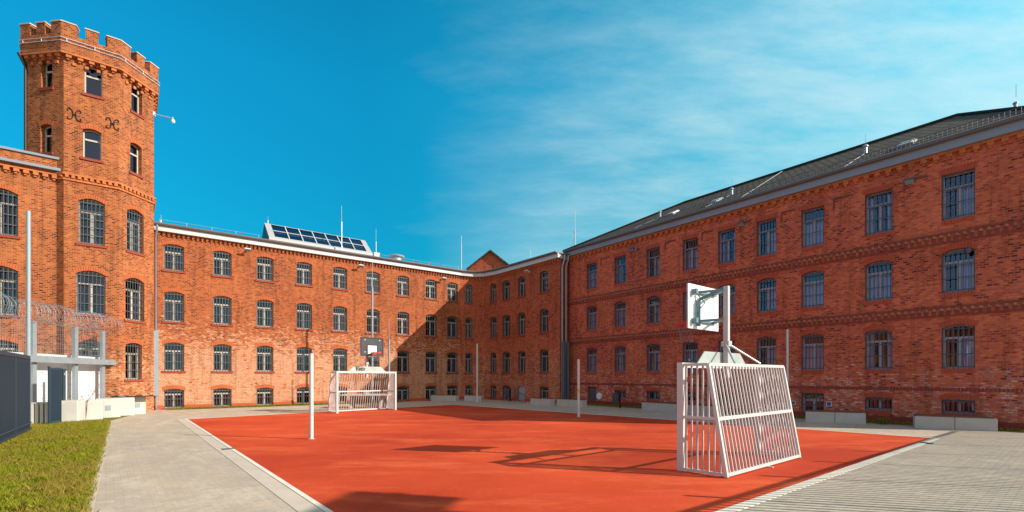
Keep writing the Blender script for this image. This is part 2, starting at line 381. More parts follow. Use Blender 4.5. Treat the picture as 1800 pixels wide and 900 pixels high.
# ------------------------------------------------------------------ windows (frame > pane, curtain, security_bars, sill, brick_arch)
CACHE = {}
def win_meshes(w, h, rise, style, var):
    key = (w, h, rise, style, var)
    if key in CACHE: return CACHE[key]
    S = {'sun': ('frame', 'bars', 'curtain', 'trim_brick', 'voussoir'), 'red': ('frame_grey', 'bars_dark', 'curtain_lilac', 'voussoir_red', 'voussoir_red'),
         'tower': ('frame', 'bars', 'curtain', 'trim_brick', 'voussoir'), 'plain': ('frame', None, 'curtain', 'trim_brick', 'voussoir')}[style]
    D0, D1 = .20, .26; fr = .055; mb = MB(); sp = h-rise
    mb.box(-w/2, -w/2+fr, D0, D1, 0, sp); mb.box(w/2-fr, w/2, D0, D1, 0, sp); mb.box(-w/2+fr, w/2-fr, D0, D1, 0, fr+.015)
    A = arch(w, h, rise) if rise > 0 else [(-w/2, h), (w/2, h)]
    for (xa, za), (xb, zb) in zip(A, A[1:]):
        c = [Vector((xa, D0, za-fr)), Vector((xb, D0, zb-fr)), Vector((xb, D0, zb)), Vector((xa, D0, za))]; k = Vector((0, D1-D0, 0))
        mb.face(c, out=(0, -1, 0)); mb.face([c[0], c[1], c[1]+k, c[0]+k], out=(0, 0, -1))
    if h > .75:
        zt = h*.70 if style != 'plain' else h*.66
        mb.box(-w/2+fr, w/2-fr, D0-.01, D1, zt-.035, zt+.04)
        if style == 'tower' or (style == 'sun') or style == 'red':
            mw = .06 if style != 'tower' else .085
            mb.box(-mw/2, mw/2, D0-.012, D1, fr+.015, zt-.035)
            for sx in (-1, 1):   # casement sashes
                xa = sx*mw/2; xb = sx*(w/2-fr)
                x0, x1 = min(xa, xb), max(xa, xb)
                mb.box(x0, x0+.02, D0+.005, D1, fr+.015, zt-.035); mb.box(x1-.02, x1, D0+.005, D1, fr+.015, zt-.035)
    else: mb.box(-.04, .04, D0-.01, D1, fr+.015, h-fr-rise*.2)
    out = {'window': mb.mesh('window', S[0])}
    mb = MB(); mb.face([(-w/2, .235, 0), (w/2, .235, 0)]+[(x, .235, z) for x, z in reversed(A)], out=(0, -1, 0)); out['pane'] = mb.mesh('pane', 'glass_red' if style == 'red' else 'glass')
    # pleated curtain
    mb = MB(); zt = h*.68
    spans = {0: [(-.46, -.05), (.05, .46)], 1: [(.02, .46)], 2: [(-.46, .46)], 3: [(-.46, -.25), (.22, .46)], 4: []}[var]
    hh = {0: zt, 1: zt, 2: zt*.98, 3: h*.92, 4: 0}[var]
    for a, b in spans:
        n = max(6, int((b-a)*w/.03)); xs = [(a+(b-a)*i/n)*w for i in range(n+1)]; ys = [.33+(.02 if i % 2 else -.02) for i in range(n+1)]
        for i in range(n): mb.face([(xs[i], ys[i], .03), (xs[i+1], ys[i+1], .03), (xs[i+1], ys[i+1], hh), (xs[i], ys[i], hh)], out=(0, -1, 0))
    if mb.f: out['curtain'] = mb.mesh('curtain', S[2])
    if S[1]:
        mb = MB(); n = max(5, round(w/.15)); t = .021
        for i in range(n+1):
            x = -w/2+.03+(w-.06)*i/n
            zt2 = sp+rise*(1-(2*x/w)**2) if rise > 0 else h
            mb.box(x-t/2, x+t/2, .045, .045+t, .0, zt2-.005)
        m = max(2, round(h/.38))
        for j in range(m):
            z = .07+(sp-.10)*j/(m-1) if m > 1 else h/2
            mb.box(-w/2+.001, w/2-.001, .062, .072, z-.016, z+.016)
        out['security_bars'] = mb.mesh('security_bars', S[1])
    if style in ('sun', 'tower', 'plain'):
        mb = MB(); e = .08
        nb = int((w+2*e)/.09)
        mb.box(-w/2-e, w/2+e, -.055, .0, -.095, -.02); mb.box(-w/2-e, w/2+e, -.065, .20, -.02, .008)
        out['sill'] = mb.mesh('sill', S[3])
    else:
        mb = MB(); nb = int(w/.085); st = w/nb
        for i in range(nb): mb.box(-w/2+i*st+.006, -w/2+(i+1)*st-.006, -.018, .03, -.16, -.004)
        out['sill'] = mb.mesh('sill', S[3])
    # voussoir ring
    mb = MB(); nb = max(6, int(w*1.15/.082)); H = .20
    W2 = w+.10
    def bp(fr_): x = -W2/2+W2*fr_; zz = h-rise+rise*(1-(2*min(max(x/w, -.5), .5))**2); return x, zz
    for i in range(nb):
        xa, za = bp((i+.10)/nb); xb, zb = bp((i+.90)/nb)
        k = .55*rise/w if rise > 0 else .0
        da = (xa/W2)*2*k*1.6; db = (xb/W2)*2*k*1.6
        if rise == 0: da = (xa/W2)*.18; db = (xb/W2)*.18
        c = [(xa, za+.006), (xb, zb+.006), (xb+db*H*2, zb+H), (xa+da*H*2, za+H)]
        y0, y1 = -.014, .01
        f = [Vector((x, y0, z)) for x, z in c]; g = [Vector((x, y1, z)) for x, z in c]
        mb.face(f, out=(0, -1, 0))
        for a in range(4): mb.face([f[a], f[(a+1) % 4], g[(a+1) % 4], g[a]])
    out['brick_arch'] = mb.mesh('brick_arch', S[4])
    CACHE[key] = out; return out
def put_window(root, ln, uc, w, z0, z1, rise, style, var, noarch=False):
    ms = win_meshes(round(w, 2), round(z1-z0, 2), rise, style, var); p = ln.at(uc)
    o = link('window', ms['window'], root, Vector((p.x, p.y, z0))-root.location, ln.ang)
    for k in ('pane', 'curtain', 'security_bars', 'sill', 'brick_arch'):
        if k in ms and not (noarch and k == 'brick_arch'): link(k, ms[k], o)
    return o
def px_hole(ln, x0, x1, yt, yb, rise):
    a, b = ln.u(x0), ln.u(x1); xm = (x0+x1)/2; um = (a+b)/2; Y = ln.at(um).y
    return (um, round(b-a, 2), EH+(HY-yb)*Y/F, EH+(HY-yb)*Y/F+round((yb-yt)*Y/F, 2), rise)
def dentils(mb, ln, u0, u1, z1, step, w, h, d, two=True):
    n = int((u1-u0)/step)
    for i in range(n):
        u = u0+(i+.5)*(u1-u0)/n; a = ln.at(u); R = Matrix.Translation((a.x, a.y, 0))@Matrix.Rotation(ln.ang, 4, 'Z')
        mb.box(-w/2, w/2, -d, -.001, z1-h, z1, R)
        if two: mb.box(-w/4-w*.12, w/4-w*.12, -d*.6, -.001, z1-h*1.6, z1-h, R)
def strip(mb, poly, d0, d1, z0, z1, uo=0):
    """prism running along an open polyline between offsets d0 (inner) and d1 (outer)"""
    A = off(poly, d0); B = off(poly, d1); up = Vector((0, 0, 1)); dn = -up; u = uo
    for i in range(len(A)-1):
        a, b, c, d = A[i], A[i+1], B[i+1], B[i]; l = (b-a).length
        nrm = Vector(((b-a).y, -(b-a).x, 0))
        mb.face([(*d, z0), (*c, z0), (*c, z1), (*d, z1)], [(u, z0), (u+l, z0), (u+l, z1), (u, z1)], 0, nrm)
        mb.face([(*a, z0), (*b, z0), (*b, z1), (*a, z1)], None, 0, -nrm)
        mb.face([(*a, z1), (*b, z1), (*c, z1), (*d, z1)], None, 0, up); mb.face([(*a, z0), (*b, z0), (*c, z0), (*d, z0)], None, 0, dn); u += l
    for a, d, s in ((A[0], B[0], A[0]-A[1]), (A[-1], B[-1], A[-1]-A[-2])):
        mb.face([(*a, z0), (*d, z0), (*d, z1), (*a, z1)], None, 0, (s.x, s.y, 0))

# ================================================================== MAIN WING (long lit facade, curved corner, return facade)
W1 = Line((-18.7, 25.5), (-18.7+9.46*1.5600, 25.5+7.3*1.5600))
A1 = W1.at(-.9); K1 = W1.b
W2 = Line((3.09-3.38*1.23, 31.3+4.2*1.23), (3.09, 31.3))
K5 = W2.a; I = Vector((-2.4, 38.1))
bez = lambda t: K1*(1-t)**2+I*(2*t*(1-t))+K5*t*t
C1 = Line(K1, bez(.36)); C2 = Line(bez(.36), bez(.64)); C3 = Line(bez(.64), K5)
ROWS = [(.06, 1.10, .10), (2.05, 3.58, .12), (4.69, 6.30, .12), (7.42, 8.83, .10)]
BZ = [0, 1.6, 4.1, 6.85, 9.45]
wing = thing('brick_wing', 'long four-storey brick wing with rounded inner corner and glazed roof monitor', 'building', (-9, 33, 0))
def rows_for(ln, cols, rows, w=None):
    out = []
    for (z0, z1, rise) in rows:
        r = []
        for c in cols:
            x, ww = c if isinstance(c, tuple) else (c, w)
            r.append((ln.u(x), ww, z0, z1, rise))
        out.append(r)
    return out
seed_v = lambda i, j: [0, 1, 2, 1, 3, 0, 2, 4][(i*5+j*3+i*j) % 8]
def do_facade(root, mb, ln, u0, u1, cols, rows, bz, style, uoff=0, w=None, skip=()):
    R = rows_for(ln, cols, rows, w); bands = []
    for j, r in enumerate(R):
        bands.append((bz[j], bz[j+1], r))
    wall(mb, ln, u0, u1, bands, uoff=uoff)
    for j, r in enumerate(R):
        for i, h in enumerate(r):
            if (i, j) in skip: continue
            put_window(root, ln, *h, style, seed_v(i, j) if j else 4, noarch=False)
mb = MB(); uo = 0
c1 = [(x, .90) for x in (306, 391, 466, 535, 598, 656, 709, 758)]+[(795.5, .90)]
do_facade(wing, mb, W1, -.9, W1.L, c1, ROWS, BZ, 'sun', uo)
wpart('wall', mb, ['brick_sun', 'room'], wing)
uo = W1.L; mb = MB()
do_facade(wing, mb, C1, 0, C1.L, [(824, .55)], ROWS, BZ, 'sun', uo); uo += C1.L
wall(mb, C2, 0, C2.L, [(0, 9.45, [])], uoff=uo); uo += C2.L
do_facade(wing, mb, C3, 0, C3.L, [(867, .60)], ROWS, BZ, 'sun', uo); uo += C3.L
c2 = [(889.5, .86), (916.5, .80), (956, .86)]
do_facade(wing, mb, W2, 0, W2.L, c2, ROWS, BZ, 'sun', uo, skip={(1, 0)}); uo += W2.L
# return wall towards the right-hand building, rear walls
RET = Line((3.09, 31.3), (4.02, 32.35)); wall(mb, RET, 0, RET.L, [(0, 9.45, [])], uoff=uo)
back = [Vector((-24.6, 32.0)), Vector((-2.3, 50.0)), Vector((10.4, 37.4))]
wall(mb, Line(back[1], back[0]), 0, (back[1]-back[0]).length, [(0, 9.45, [])]); wall(mb, Line(back[2], back[1]), 0, (back[2]-back[1]).length, [(0, 9.45, [])])
wpart('wall', mb, ['brick_wing', 'room'], wing)
court_line = [A1, K1, C1.b, C2.b, K5, W2.b]
mb = MB(); strip(mb, court_line, .0, .26, 9.40, 9.70); wpart('fascia', mb, 'fascia', wing)
mb = MB(); g = off(court_line, .33); mb.tube([(p.x, p.y, 9.74) for p in g], .085, 8)
gr = off([RET.a, RET.b], .12); mb.tube([(W2.b.x-.3, W2.b.y-.28, 9.70), (gr[1].x-.05, gr[1].y-.45, 9.70)], .062, 8)
wpart('gutter', mb, 'gutter', wing, True)
mb = MB(); strip(mb, [RET.a+Vector((-.2, -.25)), RET.b], .0, .05, 9.40, 9.69); wpart('fascia', mb, 'fascia', wing)
mb = MB()
for ln in (Line(A1, K1), C1, C2, C3, W2): dentils(mb, ln, .02, ln.L-.02, 9.39, .215, .12, .13, .10)
strip(mb, court_line, .002, .13, 9.39, 9.398)
wpart('dentil_frieze', mb, 'frieze', wing)
def plinth_gaps(ln, a0_, b0_, cols):
    cur = a0_
    for x, ww in sorted(cols, key=lambda c: ln.u(c[0])):
        u = ln.u(x)
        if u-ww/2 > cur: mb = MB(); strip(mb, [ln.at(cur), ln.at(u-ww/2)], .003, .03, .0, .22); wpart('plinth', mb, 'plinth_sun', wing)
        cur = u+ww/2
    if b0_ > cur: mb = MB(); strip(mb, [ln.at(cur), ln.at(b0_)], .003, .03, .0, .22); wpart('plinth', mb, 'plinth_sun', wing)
plinth_gaps(W1, -.9, W1.L, c1); plinth_gaps(C1, 0, C1.L, [(824, .55)]); plinth_gaps(C2, 0, C2.L, []); plinth_gaps(C3, 0, C3.L, [(867, .60)]); plinth_gaps(W2, 0, W2.L, c2)

# roof : low sheet roof rising gently
mb = MB(); O = off(court_line, .27); top = 10.35
inner = [Vector((-22.6, 30.4)), Vector((-2.5, 45.8)), Vector((-2.5, 45.8)), Vector((-2.45, 45.7)), Vector((-2.4, 45.6)), Vector((7.6, 34.8))]
for i in range(5):
    mb.face([(*O[i], 9.72), (*O[i+1], 9.72), (*inner[i+1], top), (*inner[i], top)] if (inner[i]-inner[i+1]).length > .01 else [(*O[i], 9.72), (*O[i+1], 9.72), (*inner[i], top)], out=(0, 0, 1))
mb.face([(*inner[0], top), (*inner[1], top), (*back[1], 9.72), (*back[0], 9.72)], out=(0, 0, 1)); mb.face([(*inner[5], top), (*inner[4], top), (*back[1], 9.72), (*back[2], 9.72)], out=(0, 0, 1))
mb.face([(*O[5], 9.72), (4.2, 32.3, 9.72), (*back[2], 9.72), (*inner[5], top)], out=(0, 0, 1))
wpart('roof', mb, 'roofmetal', wing)
mb = MB(); uw = W2.u(916.5)
R = Matrix.Translation((W2.at(uw).x, W2.at(uw).y, 0))@Matrix.Rotation(W2.ang, 4, 'Z')
mb.box(-.40, .40, .12, .17, .02, 1.1, R); mb.box(-.34, .34, .10, .12, .10, .50, R); mb.box(-.34, .34, .10, .12, .56, .95, R)
d = wpart('door', mb, 'frame_grey', wing)
mb = MB(); mb.tube([R@Vector((.28, .05, .5)), R@Vector((.28, .05, .64))], .012, 6); mb.v = [v-wing.location for v in mb.v]; link('handle', mb.mesh('handle', 'galv'), d)
# roof monitor
def at3(ln, px, d, z): p = ln.at(ln.shift(d).u(px), d) if False else ln.shift(d).at(ln.shift(d).u(px)); return Vector((p.x, p.y, z))
Lf = W1.shift(.9); Lr = W1.shift(2.3); Lb = W1.shift(3.5)
uA, uB = Lf.u(473), Lf.u(655); zb = 9.95; zf = 10.28
zr = EH+(HY-391.5)*Lr.at(Lr.u(463)).y/F
uA2 = uA
def L3(l, u, z): p = l.at(u); return Vector((p.x, p.y, z))
mb = MB()
fA, fB, rA, rB, bA, bB = L3(Lf, uA, zf), L3(Lf, uB, zf), L3(Lr, uA, zr), L3(Lr, uB, zr), L3(Lb, uA, zf), L3(Lb, uB, zf)
dn = Vector((0, 0, -(zf-zb)-.1))
on = Vector((-W1.inn.x, -W1.inn.y, 0))
mb.face([fA+dn, fB+dn, fB, fA], out=on); mb.face([rA, rB, bB, bA], out=-on+Vector((0, 0, 1))); mb.face([bA+dn, bB+dn, bB, bA], out=-on)
# front slope rim: frame pieces round the glazing
def S(u, v): a = fA.lerp(fB, u); b = rA.lerp(rB, u); return a.lerp(b, v)
nn = (fB-fA).cross(rA-fA).normalized()
for (u0, u1, v0, v1) in ((0, .055, 0, 1), (.945, 1, 0, 1), (.055, .945, 0, .10), (.055, .945, .97, 1)):
    mb.face([S(u0, v0), S(u1, v0), S(u1, v1), S(u0, v1)], out=nn)
mb.face([fB+dn, bB+dn, bB, rB, fB], out=(W1.t.x, W1.t.y, 0))
mon = wpart('roof_monitor', mb, 'monitor', wing)
mb = MB(); mb.face([fA+dn, fA, rA, bA, bA+dn], out=(-W1.t.x, -W1.t.y, 0)); mb.v = [v-wing.location for v in mb.v]; link('gable_panel', mb.mesh('gable_panel', 'dark'), mon)
mb = MB(); mb.face([S(.055, .10)-nn*.05, S(.945, .10)-nn*.05, S(.945, .97)-nn*.05, S(.055, .97)-nn*.05], out=nn); mb.v = [v-wing.location for v in mb.v]; link('pane', mb.mesh('pane', 'skyglass'), mon)
mb = MB(); mb.face([S(.04, .06)-nn*.5, S(.96, .06)-nn*.5, S(.96, .98)-nn*.3, S(.04, .98)-nn*.3], out=nn); mb.v = [v-wing.location for v in mb.v]; link('well', mb.mesh('well', 'blue_sheet'), mon)
mb = MB()
for i in range(1, 7): u = .055+.89*i/7; mb.bar(S(u, .08)+nn*.01, S(u, .98)+nn*.01, .05, .05, up=nn)
mb.bar(S(.055, .52)+nn*.01, S(.945, .52)+nn*.01, .035, .04, up=nn); mb.v = [v-wing.location for v in mb.v]; link('glazing_bars', mb.mesh('glazing_bars', 'fascia'), mon)
# roof edge line (posts + wires)
def roofrail(ln, pxa, pxb, d, z0, h, root):
    l = ln.shift(d); ua, ub = l.u(pxa), l.u(pxb); n = max(2, int(abs(ub-ua)/1.1)); mb = MB()
    for i in range(n+1):
        p = l.at(ua+(ub-ua)*i/n); mb.tube([(p.x, p.y, z0), (p.x, p.y, z0+h)], .012, 5)
    for z in (z0+h-.02, z0+h*.5):
        a, b = l.at(ua), l.at(ub); mb.tube([(a.x, a.y, z), (b.x, b.y, z)], .007, 4)
    wpart('safety_rail', mb, 'galv', root)
roofrail(W1, 281, 455, .6, 9.72, .52, wing); roofrail(W1, 668, 806, .6, 9.72, .52, wing)
def rod(px, ytop, ln, d, z0, root, r=.03, split=.55):
    l = ln.shift(d); p = l.at(l.u(px)); zt = EH+(HY-ytop)*p.y/F; zm = z0+(zt-z0)*split; mb = MB()
    mb.tube([(p.x, p.y, z0), (p.x, p.y, zm)], r, 7); mb.tube([(p.x, p.y, zm), (p.x, p.y, zt)], r*.38, 6)
    wpart('lightning_rod', mb, 'galv', root)
rod(283, 378, W1, .3, 9.7, wing, .03, .6); rod(471, 380, W1, 2.3, zr-.05, wing, .02, .5); rod(600.5, 362, W1, .5, 9.72, wing, .035, .68)
rod(661, 402, W1, 1.2, 9.75, wing, .025, .62); rod(811, 414, W1, 1.0, 9.8, wing, .035, .75); rod(933, 440, W2, 1.2, 9.8, wing, .02, .4)
mb = MB(); l = W1.shift(1.1); p = l.at(l.u(661)); R = Matrix.Translation((p.x, p.y, 9.72))@Matrix.Rotation(W1.ang, 4, 'Z')
mb.box(-.17, .17, -.16, .16, 0, .62, R); mb.box(-.2, .2, -.19, .19, .62, .68, R); wpart('chimney', mb, 'sign_white', wing)
mb = MB(); l = W1.shift(1.5); p = l.at(l.u(697)); c = (p.x, p.y, 9.75)
mb.lathe([(0, 0), (.36, 0), (.36, .62), (.30, .66), (.55, .70), (.58, .78), (.35, .86), (0, .90)], 20, c); wpart('roof_vent', mb, 'galv', wing, True)

# ================================================================== RIGHT BUILDING
W3 = Line((4.07-.30, 31.5+.39), (4.07+12.3*1.025, 31.5-16*1.025))
right = thing('brick_building', 'four-storey deep red brick building in shade with tiled hip roof, on the right', 'building', (10, 24, 0))
ROW3 = [(.47, .96, .04), (2.03, 3.56, .12), (4.68, 6.19, .12), (7.24, 8.83, 0.0)]
c3 = [(x, .87) for x in (1040, 1090, 1148, 1213, 1277, 1347, 1428, 1544, 1684)]
mb = MB(); EZ = 9.95
R3 = rows_for(W3, c3, ROW3)
# two basement openings are doors
R3[0][0] = (R3[0][0][0], .80, .02, 1.12, 0.0); R3[0][6] = (R3[0][6][0], .87, .05, 1.06, 0.0)
bz3 = [0, 1.45, 4.0, 6.6, EZ-.3]
wall(mb, W3, 0, W3.L, [(bz3[j], bz3[j+1], R3[j]) for j in range(4)])
for j, r in enumerate(R3):
    for i, h in enumerate(r):
        if (j, i) == (0, 0): continue
        put_window(right, W3, *h, 'red', [0, 1, 2, 0, 1, 3][(i*2+j*3) % 6] if j else 4)
DEP = 10.5
cn = [W3.at(0), W3.at(W3.L), W3.at(W3.L, DEP), W3.at(0, DEP)]
for a, b in ((1, 2), (2, 3), (3, 0)): l = Line(cn[a], cn[b]); wall(mb, l, 0, l.L, [(0, EZ-.3, [])])
wpart('wall', mb, ['brick_red', 'room'], right)
mb = MB(); p = W3.at(R3[0][0][0], .16); R = Matrix.Translation((p.x, p.y, 0))@Matrix.Rotation(W3.ang, 4, 'Z')
mb.box(-.39, .39, 0, .05, .03, 1.1, R); mb.box(-.32, .32, -.02, 0, .1, .5, R); mb.box(-.32, .32, -.02, 0, .58, 1.0, R); d = wpart('door', mb, 'bars_dark', right)
mb = MB(); mb.tube([R@Vector((.3, -.05, .5)), R@Vector((.3, -.05, .62))], .012, 6); mb.v = [v-right.location for v in mb.v]; link('handle', mb.mesh('handle', 'galv'), d)
def string_course(z0, z1, root, mats, step=.20):
    mb = MB(); L2 = [W3.at(0), W3.at(W3.L)]; H = z1-z0
    strip(mb, L2, .002, .06, z1-.07, z1); strip(mb, L2, .002, .045, z0, z0+.05); m2 = MB()
    n = int(W3.L/step)
    for i in range(n):
        p = W3.at((i+.5)*W3.L/n); R = Matrix.Translation((p.x, p.y, 0))@Matrix.Rotation(W3.ang, 4, 'Z')
        R2 = R@Matrix.Rotation(math.radians(45), 4, 'Z')
        m2.box(-.062, .062, -.062, .062, z1-.165, z1-.072, R2)
        mb.box(-.05, .05, -.03, .0, z0+.052, z1-.165, R)
    sc = wpart('string_course', mb, mats, root); m2.v = [v-root.location for v in m2.v]; link('brick_teeth', m2.mesh('brick_teeth', 'tooth'), sc)
string_course(6.42, 6.80, right, 'frieze_red'); string_course(3.86, 4.22, right, 'frieze_red')
mb = MB(); n = int(W3.L/.10)
for i in range(n):
    p = W3.at((i+.5)*W3.L/n); R = Matrix.Translation((p.x, p.y, 0))@Matrix.Rotation(W3.ang, 4, 'Z'); mb.box(-.037, .037, -.016, 0, 1.24, 1.36, R)
wpart('soldier_course', mb, 'frieze_red', right)
mb = MB(); dentils(mb, W3, .05, W3.L-.05, EZ-.42, .34, .17, .12, .11); strip(mb, [W3.at(0), W3.at(W3.L)], .002, .12, EZ-.42, EZ-.345); wpart('dentil_frieze', mb, 'frieze', right)
mb = MB(); ring = [W3.at(-.25), W3.at(W3.L), W3.at(W3.L, DEP)]; strip(mb, ring, .0, .24, EZ-.34, EZ-.02); wpart('fascia', mb, 'fascia_blue', right)
mb = MB(); g = off(ring, .31); mb.tube([(p.x, p.y, EZ+.02) for p in g], .08, 8); wpart('gutter', mb, 'gutter', right, True)
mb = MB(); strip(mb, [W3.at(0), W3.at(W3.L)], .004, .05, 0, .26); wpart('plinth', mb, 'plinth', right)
# blind recesses between the top windows: lintel bricks standing proud
tops = sorted(h[0] for h in R3[3])
for a, b in zip(tops, tops[1:]):
    u = (a+b)/2
    if b-a < 1.5: continue
    p = W3.at(u); R = Matrix.Translation((p.x, p.y, 0))@Matrix.Rotation(W3.ang, 4, 'Z'); w = min(.62, (b-a-.9)*.5)
    mb = MB(); P = [(-w/2-.06, 8.55), (-w/2, 8.55), (-w/2, 8.93), (w/2, 8.93), (w/2, 9.0), (-w/2-.06, 9.0)]
    F_ = [R@Vector((x, -.035, z)) for x, z in P]; G_ = [R@Vector((x, -.001, z)) for x, z in P]; o3 = -Vector((W3.inn.x, W3.inn.y, 0))
    mb.face(F_, out=o3)
    for i in range(6): mb.face([F_[i], F_[(i+1) % 6], G_[(i+1) % 6], G_[i]])
    wpart('blind_panel', mb, 'frieze_red', right)
# hip roof
mb = MB(); o = .30; e0, e1, e2, e3 = W3.at(-o, -o), W3.at(W3.L+o, -o), W3.at(W3.L+o, DEP+o), W3.at(-o, DEP+o)
RZ = 12.83; r0, r1 = W3.at(5.2, 5.15), W3.at(18.2, 5.15)
ez = EZ+.03
def hipface(a, b, c, d=None):
    P = [Vector((*a, ez)), Vector((*b, ez)), Vector((*c, RZ))]+([Vector((*d, RZ))] if d is not None else [])
    t = (P[1]-P[0]).normalized(); n = (P[1]-P[0]).cross(P[2]-P[0]).normalized(); s = n.cross(t)
    mb.face(P, [((p-P[0]).dot(t), (p-P[0]).dot(s)) for p in P], 0, (0, 0, 1))
hipface(e0, e1, r1, r0); hipface(e1, e2, r1); hipface(e2, e3, r0, r1); hipface(e3, e0, r0)
roof = wpart('roof', mb, 'tiles', right)
mb = MB(); rl = [Vector((*e0, ez+.03)), Vector((*r0, RZ+.04)), Vector((*r1, RZ+.04)), Vector((*e1, ez+.03))]; mb.tube(rl, .08, 6)
mb.v = [v-right.location for v in mb.v]; link('ridge_tiles', mb.mesh('ridge_tiles', 'tiles'), roof)
E0 = Vector((*e0, ez)); rn = (Vector((*e1, ez))-E0).cross(Vector((*r0, RZ))-E0).normalized()
rt = Vector((W3.t.x, W3.t.y, 0)); rs = rn.cross(rt); rs = rs if rs.z > 0 else -rs
def roofM(px, py):
    h = plane_hit(px, py, E0, rn); return Matrix.Translation(h)@Matrix((( rt.x, rs.x, rn.x, 0), (rt.y, rs.y, rn.y, 0), (rt.z, rs.z, rn.z, 0), (0, 0, 0, 1)))
for px, py in ((1160, 381), (1286, 342), (1521, 269), (1785, 191)):
    mb = MB(); h = plane_hit(px, py, E0, rn); k_ = .75 if px < 1700 else .5; mb.lathe([(.11*k_, -.15), (.10*k_, .34*k_), (.15*k_, .34*k_), (.15*k_, .40*k_), (.09*k_, .47*k_), (0, .5*k_)], 12, h)
    mb.tube([h+Vector((.02, 0, .4)), h+Vector((.02, 0, .85))], .008, 4); wpart('roof_vent', mb, 'zinc', right)
for px, py in ((1182, 376), (1258, 355), (1594, 254)):
    mb = MB(); R = roofM(px, py); mb.box(-.26, .26, -.34, .34, 0, .08, R); w_ = wpart('roof_window', mb, 'zinc', right)
    mb = MB(); mb.box(-.21, .21, -.28, .28, .08, .095, R); mb.v = [v-right.location for v in mb.v]; link('pane', mb.mesh('pane', 'galv'), w_)
mb = MB(); su, eu = 5.0, W3.L-.1
def RP(u, s, n=0): return E0+rt*(u+o)+rs*s+rn*n
for k in range(int((eu-su)/.13)):
    u = su+k*.13; a = RP(u, .55, 0); mb.bar(a, a+Vector((0, 0, .24)), .014)
for z in (.05, .14, .24): mb.bar(RP(su, .55)+Vector((0, 0, z)), RP(eu, .55)+Vector((0, 0, z)), .016)
wpart('snow_guard', mb, 'gutter', right)
mb = MB()
for (xa, ya, xb, yb) in ((1115, 403, 1158, 384), (1240, 366, 1283, 345), (1300, 351, 1378, 301), (1482, 297, 1519, 273)):
    mb.tube([plane_hit(xa, ya, E0, rn)+rn*.05, plane_hit(xb, yb, E0, rn)+rn*.05], .014, 5)
mb.tube([RP(1, .1, .06), RP(W3.L, .1, .06)], .010, 5)
wpart('lightning_conductor', mb, 'galv', right)
p = Vector((4.15, 31.9)); mb = MB(); z0 = 9.9; zt = EH+(HY-370)*p.y/F
mb.tube([(p.x, p.y, z0), (p.x, p.y, z0+1.5)], .035, 7); mb.tube([(p.x, p.y, z0+1.5), (p.x, p.y, zt)], .013, 6); mb.tube([(p.x, p.y, z0+1.5), (p.x-.42, p.y, z0+.45), (p.x-.42, p.y, 9.7)], .010, 5); mb.tube([(p.x-.42, p.y, z0+.3), (p.x, p.y, z0+.15)], .012, 5)
wpart('lightning_rod', mb, 'fascia', right)
# down pipes in the corner
def pipe(name, pts, r, root, mat='zinc'): mb = MB(); mb.tube(pts, r, 10); return wpart(name, mb, mat, root, True)
for dx in (.0, .26):
    q = Vector((3.30+dx, 31.30+dx*.6)); pipe('drainpipe', [(q.x+.1, q.y, 9.62), (q.x+.08, q.y, 9.3), (q.x-.06, q.y, 8.85), (q.x-.06, q.y, .1)], .055, wing if dx == 0 else right)
mb = MB(); mb.tube([(3.32, 31.2, 0), (3.32, 31.2, 4.0)], .11, 10); mb.tube([(3.62, 31.35, 0), (3.62, 31.35, 4.0)], .11, 10); wpart('pipe_guard', mb, 'bars_dark', right, True)
q = W1.at(W1.u(274), -.16)
pipe('drainpipe', [(q.x+.22, q.y-.22, 9.62), (q.x+.2, q.y-.22, 9.35), (q.x, q.y-.03, 9.0), (q.x, q.y, .55), (q.x, q.y, .12), (q.x+.14, q.y-.1, .06)], .055, wing)
mb = MB(); R = Matrix.Translation((q.x, q.y, 0))@Matrix.Rotation(W1.ang, 4, 'Z'); mb.box(-.11, .11, -.10, .10, .75, 4.15, R); wpart('pipe_guard', mb, 'galv_dull', wing)

# spotlights and cameras on the walls
def spot(ln, px, py, label, n=0):
    hm_ = 'bars_dark' if ln is W3 else 'fascia'
    u = ln.u(px); p = ln.at(u); z = EH+(HY-py)*p.y/F
    t = thing('floodlight', label, 'floodlight', (p.x, p.y, z), ln.ang, 'small floodlights under the eaves')
    mb = MB(); mb.box(-.04, .04, -.10, 0, -.05, .05); mb.tube([(0, -.1, 0), (0, -.34, .03)], .018, 6); link('bracket', mb.mesh('bracket', 'galv'), t)
    mb = MB(); R = Matrix.Translation((0, -.38, -.02))@Matrix.Rotation(math.radians(-35), 4, 'X'); mb.box(-.15, .15, -.10, .10, -.03, .05, R); mb.box(-.12, .12, -.08, .08, .05, .07, R)
    link('housing', mb.mesh('housing_'+hm_, hm_), t)
    mb = MB(); mb.box(-.13, .13, -.085, .085, -.04, -.031, R); link('lens', mb.mesh('lens', 'lens'), t)
spot(W1, 433, 441, 'small floodlight under the eaves between the second and third window columns of the sunny wing')
spot(W1, 631, 469, 'small floodlight under the eaves above the dark basketball board')
spot(W1, 776, 491, 'small floodlight under the eaves nearest the rounded corner')
spot(W2, 933, 478, 'small floodlight on the shaded return facade of the wing')
spot(W3, 1118, 440, 'small floodlight under the eaves at the far end of the right building')
spot(W3, 1310, 396, 'small floodlight above the basketball board seen from behind')
spot(W3, 1604, 322, 'small floodlight between the last two top windows of the right building')
u = W3.u(1702); p = W3.at(u, -.05); t = thing('security_camera', 'small round camera at the head of a second-floor window, far right', 'camera', (p.x, p.y, W3.z(1702, 441)))
mb = MB(); mb.lathe([(0, -.10), (.07, -.08), (.09, 0), (.09, .07), (0, .08)], 14); link('housing', smooth(mb.mesh('housing', 'bars_dark')), t)
mb = MB(); mb.box(-.03, .03, .0, .12, .02, .06); link('bracket', mb.mesh('bracket', 'bars_dark'), t)

